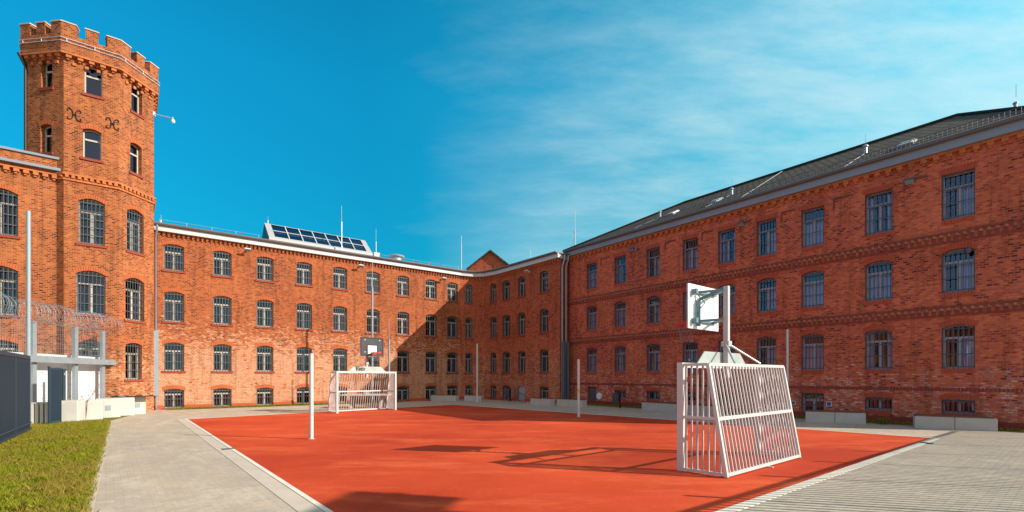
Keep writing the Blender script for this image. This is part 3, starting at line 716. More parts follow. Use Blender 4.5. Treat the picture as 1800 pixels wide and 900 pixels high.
# ================================================================== TOWER
A = Vector((-20.16, 21.80)); sd = 1.93; a0 = math.radians(38)
tm = Vector((math.cos(a0), math.sin(a0))); B = A+tm*sd
ctr = (A+B)/2+Vector((-tm.y, tm.x))*sd*(1+math.sqrt(2))/2
RV = (A-ctr).length; angA = math.atan2((A-ctr).y, (A-ctr).x)
def octo(extra=0): r = RV+extra/math.cos(math.pi/8); return [ctr+Vector((math.cos(angA+k*math.pi/4), math.sin(angA+k*math.pi/4)))*r for k in range(8)]
tower = thing('brick_tower', 'octagonal brick tower with battlements and arched windows, on the left', 'tower', (ctr.x, ctr.y, 0))
V = octo(); faces = [Line(V[k], V[(k+1) % 8]) for k in range(8)]
FM, FR, FL = faces[0], faces[1], faces[7]
hm = [px_hole(FM, 148, 180, 116, 168, .10), px_hole(FM, 145.5, 178, 227, 280, .10), px_hole(FM, 137.5, 184.5, 350, 430, .16), px_hole(FM, 133, 185.5, 476, 553, .18), px_hole(FM, 134, 181, 598, 648, .18)]
hr = [px_hole(FR, 231, 250, 148, 200, .10), px_hole(FR, 229, 249, 253, 306, .10), px_hole(FR, 223, 252.5, 369, 444, .16), px_hole(FR, 220.5, 253.5, 489, 564, .18), px_hole(FR, 220.5, 249.5, 603, 667, .12)]
hl = [px_hole(FL, 72, 92, 105, 155, .10), px_hole(FL, 71, 91, 218, 269, .10)]
TB = 16.55
def bands_of(hs, z0, z1):
    hs = sorted(hs, key=lambda h: h[2]); bz = [z0]+[(a[3]+b[2])/2+.1 for a, b in zip(hs, hs[1:])]+[z1]
    return [(bz[i], bz[i+1], [h]) for i, h in enumerate(hs)]
mb = MB()
for k, f in enumerate(faces):
    hs = {0: hm, 1: hr, 7: hl}.get(k, [])
    wall(mb, f, 0, f.L, bands_of(hs, 0, TB) if hs else [(0, TB, [])], room=.6, uoff=k*sd)
    for i, h in enumerate(hs): put_window(tower, f, *h, 'plain' if i < 2 else 'tower', [4, 4, 4, 3, 4][i] if k != 1 else [4, 4, 3, 1, 4][i])
wpart('wall', mb, ['brick_tower', 'room'], tower)
def ring(mb, d0, d1, z0, z1):
    P, Q = octo(d0), octo(d1)
    for k in range(8):
        a, b, c, d = P[k], P[(k+1) % 8], Q[(k+1) % 8], Q[k]; n = Vector(((b-a).y, -(b-a).x, 0)); l = (c-d).length
        mb.face([(*d, z0), (*c, z0), (*c, z1), (*d, z1)], [(0, z0), (l, z0), (l, z1), (0, z1)], 0, n); mb.face([(*a, z0), (*b, z0), (*b, z1), (*a, z1)], None, 0, -n)
        mb.face([(*a, z1), (*b, z1), (*c, z1), (*d, z1)], None, 0, (0, 0, 1)); mb.face([(*a, z0), (*b, z0), (*c, z0), (*d, z0)], None, 0, (0, 0, -1))
mb = MB(); ring(mb, .002, .05, 10.62, 10.70); ring(mb, .002, .09, 10.86, 10.93)
for f in faces: dentils(mb, f, 0, f.L, 10.855, .20, .12, .12, .085, False)
wpart('string_course', mb, 'frieze', tower)
mb = MB()
for f in faces: dentils(mb, f, -.02, f.L+.02, 16.24, .34, .19, .13, .16); dentils(mb, f, .15, f.L-.1, 15.97, .34, .13, .12, .07, False)
ring(mb, .002, .20, 16.24, 16.32)
wpart('corbel_table', mb, 'frieze', tower)
mb = MB(); ring(mb, -.16, .19, 16.322, 17.10); wpart('parapet', mb, 'brick_tower', tower)
mb = MB(); mb.face([(*p, 16.5) for p in octo(-.15)], out=(0, 0, 1)); wpart('roof', mb, 'roofmetal', tower)
ZP, ZM = 17.10, 17.60
outp, inp = octo(.19), octo(-.16); co, ci = octo(.22), octo(-.19)
def merlon(k, f0, f1, wrap):
    """merlon on face k between fractions; wrap pieces run round the corner to the next face"""
    def seg(O_, I_, k, a, b): return [O_[k].lerp(O_[(k+1) % 8], a), O_[k].lerp(O_[(k+1) % 8], b), I_[(k+1) % 8].lerp(I_[k], 1-b), I_[k].lerp(I_[(k+1) % 8], a)]
    m1, m2 = MB(), MB()
    if not wrap:
        m1.prism([tuple(p) for p in seg(outp, inp, k, f0, f1)], ZP+.001, ZM); m2.prism([tuple(p) for p in seg(co, ci, k, f0-.015, f1+.015)], ZM+.001, ZM+.05)
    else:
        k2 = (k+1) % 8
        for mb_, O_, I_, z0, z1, e in ((m1, outp, inp, ZP+.001, ZM, 0), (m2, co, ci, ZM+.001, ZM+.05, .015)):
            a = seg(O_, I_, k, f0-e, 1); b = seg(O_, I_, k2, 0, f1+e)
            mb_.prism([tuple(p) for p in (a[0], a[1], b[1], b[2], I_[k2], a[3])], z0, z1)
    mm = wpart('merlon', m1, 'brick_tower', tower); m2.v = [v-tower.location for v in m2.v]; link('coping', m2.mesh('coping', 'stone'), mm)
for k in range(8):
    merlon(k, .40, .61, False); merlon(k, .76, .24, True)
mb = MB(); P = octo(.235)+[octo(.235)[0]]
for z in (16.74, 16.89): mb.tube([(p.x, p.y, z) for p in P], .016, 5)
for k in range(8):
    for s in (.1, .55): q = P[k].lerp(P[k+1], s); mb.tube([(q.x, q.y, 16.74), (q.x, q.y, 16.89)], .016, 5)
wpart('conductor_rail', mb, 'fascia', tower)
mb = MB(); q = FL.at(.02, -.06); mb.tube([(q.x, q.y, 15.9), (q.x, q.y, 10.0)], .05, 8); q2 = FL.at(-.15, -.20); mb.tube([(q2.x, q2.y, 16.35), (q.x, q.y, 15.85)], .07, 8); wpart('drainpipe', mb, 'dark', tower)
# wrought wall anchors
def anchor(px, py):
    u = FM.u(px); z = FM.z(px, py); mb = MB()
    def P(x, zz): q = FM.at(u+x, -.03); return (q.x, q.y, z+zz)
    for s in (-1, 1):
        pts = [(s*x, zz) for x, zz in ((.045, 0), (.05, .10), (.085, .19), (.15, .245), (.215, .225), (.235, .165), (.20, .12))]
        mb.tube([P(*c) for c in pts], .017, 6); mb.tube([P(x, -zz) for x, zz in pts], .017, 6)
    mb.tube([P(-.07, 0), P(.07, 0)], .03, 6); wpart('wall_anchor', mb, 'dark', tower)
anchor(131, 202); anchor(198, 218)
# camera arm
p = FR.at(FR.L, 0); z = EH+(HY-200)*p.y/F
t = thing('security_camera', 'white dome camera on a long arm sticking out from the tower', 'camera', (p.x, p.y, z))
ex = (306-CX)/F*(p.y)-p.x
mb = MB(); mb.tube([(0, 0, 0), (ex*.88, 0, -.22)], .022, 7); mb.tube([(ex*.88, 0, -.22), (ex*.93, 0, -.20), (ex*.95, 0, -.3)], .03, 7); mb.box(-.03, .03, -.08, .08, -.1, .1); link('arm', mb.mesh('arm', 'fascia'), t)
mb = MB(); mb.lathe([(0, -.19), (.06, -.17), (.09, -.11), (.09, -.05), (.055, 0), (0, .01)], 16, (ex*.95, 0, -.30)); link('dome', smooth(mb.mesh('dome', 'board_white')), t)

# ================================================================== LEFT BUILDING
W0b = Vector((-20.53, 21.85)); W0 = Line(W0b-tm*9, W0b+tm*.6)
lb = thing('brick_building', 'sunlit brick building behind the razor wire at the left edge, beside the tower', 'building', (W0.at(4).x, W0.at(4).y, 0))
uc = W0.u(14)-.28; w0 = 1.18
def zz(py): return EH+(HY-py)*W0.at(uc).y/F
h0 = [(uc, w0, zz(412), zz(412)+2.0, .18), (uc, w0, zz(553), zz(553)+2.1, .18), (uc, w0, zz(647), zz(647)+1.2, .16)]
cols0 = [h0, [(u-2.7, w, a, b, r) for (u, w, a, b, r) in h0]]
mb = MB(); z1s = [0, (h0[2][3]+h0[1][2])/2, (h0[1][3]+h0[0][2])/2+.1, 11.05]
bands = [(z1s[2-i] if False else z1s[j], z1s[j+1], [cols0[0][2-j], cols0[1][2-j]]) for j in range(3)]
wall(mb, W0, 0, W0.L, bands)
e = W0.at(0, 9); l = Line(e, W0.at(0)); wall(mb, l, 0, l.L, [(0, 11.05, [])])
e2 = W0.at(W0.L+2, 9); l = Line(e2, e); wall(mb, l, 0, l.L, [(0, 11.05, [])])
wpart('wall', mb, ['brick_tower', 'room'], lb)
for c, cc in enumerate(cols0):
    for i, h in enumerate(cc): put_window(lb, W0, *h, 'tower', [4, 3, 4][i])
L0 = [W0.at(0), W0.at(W0.L-.45)]
mb = MB(); dentils(mb, W0, 0, W0.L-.5, 10.78, .30, .18, .14, .13); strip(mb, L0, .002, .14, 10.78, 10.84); wpart('dentil_frieze', mb, 'frieze', lb)
mb = MB(); strip(mb, L0, .002, .22, 10.98, 11.10); wpart('cornice', mb, 'fascia_blue', lb)
mb = MB(); strip(mb, L0, -.3, .02, 11.10, 11.52); wpart('attic', mb, 'brick_tower', lb)
mb = MB(); strip(mb, L0, -.35, .10, 11.52, 11.62); wpart('coping', mb, 'fascia_blue', lb)
mb = MB(); q = [W0.at(0, .2), W0.at(W0.L+1, .2), W0.at(W0.L+2, 9), W0.at(0, 9)]; mb.face([(*p, 11.3) for p in q], out=(0, 0, 1)); wpart('roof', mb, 'roofmetal', lb)

# ================================================================== gabled house behind the corner
gy = 62.0
def gx(px): return (px-CX)/F*gy
def gz(py): return EH+(HY-py)*gy/F
gh = thing('gabled_house', 'brick gable end showing above the curved roofline', 'building', (gx(862), gy, 0))
mb = MB(); a, b, c = gx(824), gx(900), gx(862); ze, zr2 = gz(473), gz(443)
mb.face([(a, gy, 0), (b, gy, 0), (b, gy, ze), (c, gy, zr2), (a, gy, ze)], None, 0, (0, -1, 0))
for x, s in ((a, -1), (b, 1)): mb.face([(x, gy, 0), (x, gy+12, 0), (x, gy+12, ze), (x, gy, ze)], None, 0, (s, 0, 0))
mb.face([(a, gy+12, 0), (b, gy+12, 0), (b, gy+12, ze), (c, gy+12, zr2), (a, gy+12, ze)], None, 0, (0, 1, 0)); wpart('wall', mb, 'brick_wing', gh)
mb = MB()
for s, x in ((-1, a), (1, b)):
    dx = x-c; dz = ze-zr2; k = 1.10
    P = [Vector((c, gy-.35, zr2+.03)), Vector((c+dx*k, gy-.35, zr2+.03+dz*k)), Vector((c+dx*k, gy+12.3, zr2+.03+dz*k)), Vector((c, gy+12.3, zr2+.03))]
    up = Vector((0, 0, .22)); mb.face([p+up for p in P], out=(0, 0, 1)); mb.face(P, out=(0, 0, -1)); mb.face([P[0], P[1], P[1]+up, P[0]+up], out=(0, -1, 0)); mb.face([P[1], P[2], P[2]+up, P[1]+up], out=(s, 0, 0))
wpart('roof', mb, 'tiles', gh)

# ================================================================== WEST WING behind and left of the camera (mirrored in the windows of the right building)
t5_ = Vector((-.47, .87)).normalized(); a5 = Vector((-22, -38)); W5 = Line(a5, a5+t5_*58)
west = thing('brick_wing', 'sunny brick wing closing the yard behind the camera, mirrored in the windows', 'building', (W5.at(29).x, W5.at(29).y, 0))
mb = MB(); us = [2+i*2.9 for i in range(20)]; RW = [(2.05, 3.58, .12), (4.69, 6.30, .12), (7.42, 8.83, .10)]; bz5 = [0, 4.1, 6.85, 9.7]
wall(mb, W5, 0, W5.L, [(bz5[j], bz5[j+1], [(u, 1.0, *RW[j]) for u in us]) for j in range(3)])
c5 = [W5.at(0), W5.at(W5.L), W5.at(W5.L, 10), W5.at(0, 10)]
for i, j in ((1, 2), (2, 3), (3, 0)): l = Line(c5[i], c5[j]); wall(mb, l, 0, l.L, [(0, 9.7, [])])
wpart('wall', mb, ['brick_sun', 'room'], west)
for u in us:
    for r_ in RW: put_window(west, W5, u, 1.0, *r_, 'sun', 1)
mb = MB(); strip(mb, [W5.at(0), W5.at(W5.L)], .0, .26, 9.65, 9.95); wpart('fascia', mb, 'fascia', west)
mb = MB(); h0_, h1_ = W5.at(0, 5), W5.at(W5.L, 5); q4 = [W5.at(0, -.3), W5.at(W5.L, -.3), W5.at(W5.L, 10.3), W5.at(0, 10.3)]
mb.face([(*q4[0], 9.96), (*q4[1], 9.96), (*h1_, 12.0), (*h0_, 12.0)], out=(0, 0, 1)); mb.face([(*q4[3], 9.96), (*q4[2], 9.96), (*h1_, 12.0), (*h0_, 12.0)], out=(0, 0, 1))
for k_, h_ in ((0, h0_), (1, h1_)): mb.face([(*q4[k_], 9.96), (*q4[3-k_], 9.96), (*h_, 12.0)])
wpart('roof', mb, 'tiles', west)

# ================================================================== GROUND
def sheet(name, poly, z, mat):
    mb = MB(); mb.face([(*p[:2], z) for p in poly], out=(0, 0, 1)); return struct(name, mb.mesh(name, mat))
sheet('ground', [(-600, -600), (600, -600), (600, 600), (-600, 600)], -.012, 'earth')
cA, cB, cC, cD = [Vector(p) for p in (gp(330.5, 737), gp(797, 711.5), gp(1637, 770), (0, 0))]
# near corner from the two visible edges
l1 = (cA, Vector(gp(587, 900))); l2 = (cC, Vector(gp(1254, 900)))
d1 = l1[1]-l1[0]; d2 = l2[1]-l2[0]; k = ((l2[0]-l1[0]).cross(d2))/(d1.cross(d2)); cD = l1[0]+d1*k
G1 = Vector(gp(145, 900)); G2 = Vector(gp(192, 740)); G0 = G1+(G1-G2)*.9; G3 = Vector(gp(262, 722))
pv = [G0, (30, -9), (34, 10), (24, 40), (-4, 42), (-19.5, 26.5), G3, G2]
sheet('pavement', pv, -.002, 'paving')
sheet('court_surface', [cA, cB, cC, cD], .006, 'court')
def edge_strip(name, a, b, w0, w1, z, mat, segs=None, gap=.008, h=.0):
    """strip along a->b, between offsets w0 and w1 to the left of the direction"""
    t = (b-a).normalized(); n = Vector((-t.y, t.x)); L_ = (b-a).length; mb = MB(); m = segs or 1
    for i in range(m):
        s0, s1 = L_*i/m+gap/2, L_*(i+1)/m-gap/2; p = [a+t*s0+n*w0, a+t*s1+n*w0, a+t*s1+n*w1, a+t*s0+n*w1]
        mb.prism([tuple(q) for q in (p if (w1 > w0) else p[::-1])], z-.05, z)
    return struct(name, mb.mesh(name, mat))
def ext(a, b, e0, e1): t = (b-a).normalized(); return a-t*e0, b+t*e1
edge_strip('kerb', *ext(cD, cA, 0, .3), .012, .09, .010, 'kerb', 20)
edge_strip('kerb', *ext(cD, cA, 0, .3), .10, .36, .004, 'kerb_soft', 40, .006)
edge_strip('kerb', *ext(cC, cD, 0, .3), .012, .18, .005, 'kerb', 32, .01)
edge_strip('kerb', *ext(cA, cB, .1, .1), .012, .12, .006, 'kerb', 14)
edge_strip('kerb', *ext(cB, cC, .1, .1), .012, .12, .006, 'kerb', 22)
edge_strip('kerb', G1+(G1-G2)*.5, G2, -.10, .0, .012, 'kerb_soft', 22)
# the strips lie outside the court: directions above run clockwise, so outside is to the left
sheet('lawn', [G2, G3, (-19.2, 24.5), (-30, 21), (-30, -10), G0], .000, 'turf')
# grass strips along the walls
w1o = [W1.at(.3, -.005), W1.at(W1.u(700), -.005), W1.at(W1.u(700), -.55), W1.at(.9, -.55)]
sheet('verge', w1o, .006, 'turf_strip')
w3o = [W3.at(.8, -.06), W3.at(.8, -.62), W3.at(W3.L, -.62), W3.at(W3.L, -.06)]
sheet('verge', w3o, .006, 'turf_strip')
def blades(name, pts, hmin, hmax, wd):
    v = []; f = []
    for (x, y) in pts:
        for _ in range(3):
            a = random.uniform(0, math.tau); h = random.uniform(hmin, hmax); l = random.uniform(.2, .9)*h; b = random.uniform(0, math.tau); w = wd*random.uniform(.6, 1.3)
            x0, y0 = x+random.uniform(-.04, .04), y+random.uniform(-.04, .04); n = len(v)
            v += [(x0-w*math.cos(a), y0-w*math.sin(a), 0), (x0+w*math.cos(a), y0+w*math.sin(a), 0), (x0+l*.4*math.cos(b)+w*.5*math.cos(a), y0+l*.4*math.sin(b)+w*.5*math.sin(a), h*.65), (x0+l*math.cos(b), y0+l*math.sin(b), h)]
            f += [(n, n+1, n+2), (n, n+2, n+3)]
    me = bpy.data.meshes.new(name); me.from_pydata(v, [], f); me.materials.append(M['blade']); return link(name, me)
pts = []
gt = (G2-G1).normalized(); gn = Vector((-gt.y, gt.x))
while len(pts) < 26000:
    s = random.uniform(-3.5, 17); d = random.random()**1.3*11; p = G1+gt*s+gn*(d-.02+random.uniform(-.05, .05))
    if p.y < 3.5 or p.x < -1.12*p.y-1 or random.random() < (p.y-4)/30: continue
    pts.append(p)
tag(blades('grass', pts, .03, .085, .006), 'yellowish green lawn beside the paved path', 'grass', kind='stuff')
pts = [W1.at(random.uniform(.5, W1.u(700)), -random.random()**1.5*.5) for _ in range(3500)]+[W3.at(random.uniform(1, W3.L-.2), -.07-random.random()**1.6*.4) for _ in range(1500)]
tag(blades('weeds', pts, .03, .14, .008), 'ragged grass along the foot of the brick walls', 'grass', kind='stuff')
pts = []
for _ in range(46):
    s_ = random.uniform(-1, 15); c_ = G1+gt*s_+gn*random.uniform(.05, 6)
    if c_.x < -1.1*c_.y: continue
    for _ in range(14): pts.append(c_+Vector((random.gauss(0, .09), random.gauss(0, .09))))
tag(blades('weeds', pts, .07, .17, .007), 'taller weedy tufts scattered over the lawn', 'grass', kind='stuff')
# lone tuft by bench
def tuft(x, y, label, n=70, H=.30):
    mb = MB(); t = thing('grass_tuft', label, 'plant', (x, y, 0))
    for _ in range(n):
        a = random.uniform(0, math.tau); l = random.uniform(.1, .42); h = random.uniform(.5, 1)*H; w = .011; ca, sa = math.cos(a), math.sin(a)
        q0 = Vector((ca*.04, sa*.04, 0)); q1 = Vector((ca*l*.5, sa*l*.5, h*.8)); q2 = Vector((ca*l, sa*l, h)); s = Vector((-sa*w, ca*w, 0))
        mb.face([q0-s, q0+s, q1+s, q1-s]); mb.face([q1-s, q1+s, q2])
    link('leaves', mb.mesh('leaves', 'blade'), t)
x, y = gp(1552, 746); tuft(x, y, 'bright green grass tuft between the two long benches on the right')
# drains
for i, (px, py, lab) in enumerate(((401, 789.5, 'small square drain grate beside the left edge of the red court'), (1629, 779, 'small square drain grate beside the right corner of the red court'))):
    x, y = gp(px, py); t = thing('drain_grate', lab, 'drain', (x, y, .0), math.radians(38 if i else -51), 'drain grates by the court')
    mb = MB(); 
    for k in range(6): mb.box(-.11+k*.04, -.09+k*.04, -.11, .11, .0, .012)
    mb.box(-.13, .13, -.13, -.11, 0, .013); mb.box(-.13, .13, .11, .13, 0, .013); link('bars', mb.mesh('bars', 'grate'), t)
# ================================================================== GOALS WITH BASKETBALL BOARDS
TUBE = .045
def goal_mesh(t, dark_board):
    """local frame: front line on x axis from 0..3.2, back towards -y, board over the front (+y)"""
    W, H, DT, DB = 3.2, 2.0, .53, .86
    mb = MB()
    for x in (0, W): mb.bar((x, 0, .0), (x, 0, H), .09, .11, up=(0, 1, 0))
    mb.bar((0, 0, H-.045), (W, 0, H-.045), .09, .09); link('front_frame', mb.mesh('front_frame', 'white_paint'), t)
    BT = lambda x, s: Vector((x, -DT-(DB-DT)*(1-s), .05+(H-.09)*s))
    mb = MB()
    for x in (0, W):
        mb.bar(BT(x, -.02), BT(x, 1.0), .055, .06, up=(0, 1, 0)); mb.bar((x, 0, H-.04), BT(x, 1), .05); mb.bar((x, 0, .04), BT(x, 0), .05); mb.bar((x, 0, 1.0), BT(x, .5), .05)
    for s in (0, .5, 1): mb.bar(BT(0, s), BT(W, s), .055, .055 if s != .5 else .06)
    link('rear_frame', mb.mesh('rear_frame', 'grey_tube' if False else 'white_paint'), t)
    mb = MB(); n = 25
    for i in range(1, n): x = W*i/n; mb.bar(BT(x, 0), BT(x, 1), .021, .026, up=(0, 1, 0))
    link('rear_bars', mb.mesh('rear_bars', 'grey_tube'), t)
    for x in (0, W):
        mb = MB(); m = 8
        for i in range(1, m):
            y = -DB*i/m; zt = H-.05
            if -y > DT: zt = .05+(H-.09)*(1-(-y-DT)/(DB-DT))
            mb.bar((x, y, .05), (x, y, zt), .024, .03, up=(0, 1, 0))
        link('side_bars', mb.mesh('side_bars', 'grey_tube'), t)
    # top deck and deflector plate
    mb = MB(); xm = W/2
    c = [(xm-1.02, H+.0), (xm+1.02, H+.0), (xm+.74, H+.24), (xm-.74, H+.24)]
    for y, o_ in ((.02, 1), (.0, -1)): mb.face([(x, y, z) for x, z in c], out=(0, o_, 0))
    for i in range(4): (xa, za), (xb, zb) = c[i], c[(i+1) % 4]; mb.face([(xa, 0, za), (xb, 0, zb), (xb, .02, zb), (xa, .02, za)])
    dp = link('deflector_plate', mb.mesh('deflector_plate', 'galv_pale'), t)
    # pole
    mb = MB(); py = -.07; mb.bar((xm, py, H-.30), (xm, py, 3.60), .085, .10, up=(0, 1, 0)); mb.box(xm-.07, xm+.07, py-.08, py+.08, 2.36, 2.47); pole = link('pole', mb.mesh('pole', 'grey_tube'), t)
    mb = MB()
    for sx in (-1, 1): mb.tube([(xm+sx*.05, py, 2.42), (xm+sx*.55, -DT+.03, H+.01)], .022, 8)
    link('brace', mb.mesh('brace', 'galv'), t)
    # board
    bz0, bz1 = 2.74, 3.66; by = .42
    mb = MB(); mb.box(xm-.62, xm+.62, by, by+.035, bz0, bz1); bd = link('backboard', mb.mesh('backboard', 'board_black' if dark_board else 'board_white'), t)
    mb = MB(); f = by+.036
    if dark_board:
        for (x0, x1, z0, z1) in ((-.62, .62, bz0, bz0+.05), (-.62, .62, bz1-.05, bz1), (-.62, -.57, bz0+.05, bz1-.05), (.57, .62, bz0+.05, bz1-.05)): mb.box(xm+x0, xm+x1, f, f+.012, z0, z1)
        link('border', mb.mesh('border', 'ink'), bd)
    mb = MB(); q0, q1 = bz0+.12, bz0+.52
    mb.box(xm-.24, xm+.24, f, f+.006, q0, q1); link('target_square', mb.mesh('target_square', 'board_white'), bd)
    mb = MB()
    for (x0, x1, z0, z1) in ((-.30, .30, q1, q1+.04), (-.30, .30, q0-.04, q0), (-.30, -.24, q0, q1), (.24, .30, q0, q1)): mb.box(xm+x0, xm+x1, f, f+.007, z0, z1)
    link('target_border', mb.mesh('target_border', 'ink'), bd)
    if dark_board:
        mb = MB()
        for sx in (-.40, .40):
            for z in (bz0+.2, bz1-.13): mb.box(xm+sx-.03, xm+sx+.03, f, f+.01, z-.025, z+.025)
        link('bolts', mb.mesh('bolts', 'fascia'), bd)
    # bracket arms
    mb = MB()
    for z in (bz0+.16, bz1-.16):
        mb.bar((xm-.45, by-.03, z), (xm+.45, by-.03, z), .05, .04)
        for sx in (-1, 1): mb.bar((xm+sx*.04, py+.05, z+.02), (xm+sx*.30, by-.04, z), .03, .05)
        mb.box(xm-.50, xm-.42, by-.11, by, z-.05, z+.05)
    mb.tube([(xm-.40, by-.04, bz1-.18), (xm-.14, by-.1, bz0+.55), (xm-.40, by-.04, bz0+.30)], .012, 5)
    link('bracket', mb.mesh('bracket', 'teal_steel'), t)
    mb = MB(); mb.bar((xm-.30, by-.05, bz0+.05), (xm-.30, by-.05, bz0+.62), .09, .03, up=(0, 1, 0)); mb.bar((xm-.30, by-.05, bz0+.60), (xm-.02, py+.06, bz1-.1), .06, .03, up=(0, 1, 0)); link('hanger', mb.mesh('hanger', 'teal_steel'), t)
    # rim, net
    rz = bz0+.17; rc = Vector((xm, by+.035+.15+.225, rz)); n = 24
    mb = MB(); mb.tube([rc+Vector((.225*math.cos(2*math.pi*k/n), .225*math.sin(2*math.pi*k/n), 0)) for k in range(n+1)], .011, 6, cap=False)
    mb.box(xm-.08, xm+.08, by+.035, by+.20, rz-.02, rz+.005); mb.box(xm-.09, xm+.09, by+.037, by+.05, rz-.12, rz+.03)
    mb.lathe([(.235, .0), (.235, -.05)], 24, rc)
    rim = link('rim', mb.mesh('rim', 'rim'), t)
    mb = MB(); m = 10
    def NP(k, j):
        a = 2*math.pi*(k+.5*j)/m; r = [.222, .19, .155, .135, .13][j]; return rc+Vector((r*math.cos(a), r*math.sin(a), -.105*j))
    for j in range(4):
        for k in range(m): mb.tube([NP(k, j), NP(k, j+1)], .004, 4, cap=False); mb.tube([NP(k, j), NP(k-1, j+1)], .004, 4, cap=False)
    link('net', mb.mesh('net', 'net'), rim)
    mb = MB(); mb.tube([(xm, -DB-.01, .055), (xm, -DB-.01, .01), (xm, -DB-.12, .008)], .018, 6); link('ground_anchor', mb.mesh('ground_anchor', 'white_paint'), t)
    return dp
M['galv_pale'] = simple('plate_metal', (.48, .52, .50), .4, .35, .10, 3)
# near goal: local +x along (.768,.64), +y (front, court side) = (-.64,.768)
g1 = thing('football_goal', 'white barred football goal seen from behind with white basketball board above, right of centre', 'goal', (3.13, 8.98, .008), math.atan2(.64, .768), 'combined football and basketball goals')
goal_mesh(g1, False)
# far goal: its front faces the camera side. local x runs right-to-left there
pL, pR = Vector(gp(592, 727)), Vector(gp(695, 721)); mid = (pL+pR)/2; tt = (pL-pR).normalized(); st = mid-tt*1.6
g2 = thing('football_goal', 'far white football goal facing the camera with dark basketball board above, left of centre', 'goal', (st.x, st.y, .008), math.atan2(tt.y, tt.x), 'combined football and basketball goals')
dp = goal_mesh(g2, True)
# scribble on its plate
cu = bpy.data.curves.new('scribble', 'FONT'); cu.body = 'Vetis'; cu.size = .26; cu.shear = .25; cu.extrude = .003; cu.offset = .006
tmp = bpy.data.objects.new('tmp', cu); COL.objects.link(tmp); bpy.context.view_layer.update()
me = bpy.data.meshes.new_from_object(tmp.evaluated_get(bpy.context.evaluated_depsgraph_get())); bpy.data.objects.remove(tmp)
me.materials.clear(); me.materials.append(M['ink'])
gr_ = link('graffiti', me, dp); gr_.rotation_euler = (math.radians(90), 0, math.radians(180)); gr_.location = (1.6+.68, .026, 2.04)

# ================================================================== POSTS
def court_post(px, py, ytop, label, handle=-1):
    x, y = gp(px, py); h = EH+(HY-ytop)*y/F
    t = thing('court_post', label, 'post', (x, y, .006), 0, 'white net posts on the court')
    mb = MB(); mb.tube([(0, 0, 0), (0, 0, h-.01)], .055, 14); mb.tube([(0, 0, h-.01), (0, 0, h+.004)], .058, 14); link('shaft', smooth(mb.mesh('shaft', 'white_paint')), t)
    mb = MB(); mb.lathe([(.10, 0), (.10, .01), (.06, .015)], 14); link('base_plate', mb.mesh('base_plate', 'galv'), t)
    mb = MB(); s = handle; mb.tube([(s*.05, 0, .10), (s*.12, 0, .13), (s*.13, 0, .24), (s*.05, 0, .28)], .012, 6); link('cleat', mb.mesh('cleat', 'galv'), t); return t
court_post(547.5, 772, 622, 'white net post on the left side of the red court')
p2 = court_post(1017, 733, 632, 'white net post with yellow sticker near the far edge of the red court', 1)
mb = MB(); mb.lathe([(.0565, 1.05), (.0565, 1.22)], 14); link('sticker', mb.mesh('sticker', 'yellow'), p2)
def mast(px, Z, ytop, r, mat, label, thin=None, grp='slender poles round the court'):
    x = (px-CX)/F*Z; h = EH+(HY-ytop)*Z/F
    t = thing('steel_pole', label, 'pole', (x, Z, 0), 0, grp); mb = MB(); mb.tube([(0, 0, 0), (0, 0, h)], r, 12); link('shaft', smooth(mb.mesh('shaft', mat)), t)
    mb = MB(); mb.lathe([(r*2.2, 0), (r*2.2, .02), (r*1.1, .03)], 12); link('base_plate', mb.mesh('base_plate', mat), t)
    if thin: mb = MB(); mb.tube([(0, 0, h), (0, 0, h+thin)], r*.3, 6); link('tip', mb.mesh('tip', mat), t)
mast(551.5, 30.6, 578, .05, 'rust', 'thin rusty brown pole behind the left net post')
mast(654.5, 29.0, 505, .06, 'galv_dull', 'tall grey pole behind the far basketball board', 1.5)
mast(684, 28.0, 598, .055, 'galv_dull', 'short grey pole right of the far basketball board', 1.2)
mast(838.8, 33.5, 604, .06, 'white_paint', 'pale pole standing before the rounded corner')
mast(1384, 18.2, 579, .045, 'galv', 'thin pale pole rising behind the near goal')
mast(50, 17.0, 371, .07, 'galv_dull', 'tall thick galvanised pole beside the slate blue fence at left', None, None)

# ================================================================== BENCHES
def bench(a, b, label, d=.42, H=.45):
    a, b = Vector(a), Vector(b); L_ = (b-a).length; t = (b-a)/L_
    o_ = thing('bench', label, 'bench', (a.x, a.y, 0), math.atan2(t.y, t.x), 'concrete benches with wooden tops')
    for k in range(2):
        mb = MB(); x0, x1 = k*L_/2+(.008 if k else 0), (k+1)*L_/2-(0 if k else .008); c = .012
        mb.box(x0, x1, 0, d, 0, H-.05-c); mb.box(x0+c, x1-c, c, d-c, H-.05-c, H-.05); link('concrete_block', mb.mesh('concrete_block', 'concrete'), o_)
    mb = MB(); n = 5
    for i in range(n): y0 = .02+(d-.04)*i/n; mb.box(.03, L_-.10, y0, y0+(d-.04)/n-.012, H-.048, H)
    link('wooden_top', mb.mesh('wooden_top', 'wood'), o_)
bench(gp(1416, 741.5), gp(1522, 746), 'pale concrete bench with brown top, just right of the near goal')
bench(gp(1608, 752), gp(1754, 758.5), 'pale concrete bench with brown top, farthest right')
bench(gp(1128, 720.5), gp(1188, 725), 'concrete bench standing left of the near goal under the basement windows')
bench(gp(1203, 726), gp(1262, 731), 'concrete bench seen through the bars of the near goal')
bench(gp(932.5, 711.5), gp(968, 713.5), 'concrete bench before the brick corner, left one of the touching pair')
bench(gp(979, 713.5), gp(1024, 716), 'concrete bench before the brick corner, right one of the touching pair')
bench(gp(757, 704.5), gp(802, 705.5), 'concrete bench below the rounded corner, left of the pale pole')
bench(gp(816, 705), gp(846, 705.5), 'concrete bench below the rounded corner, right beside the pale pole')
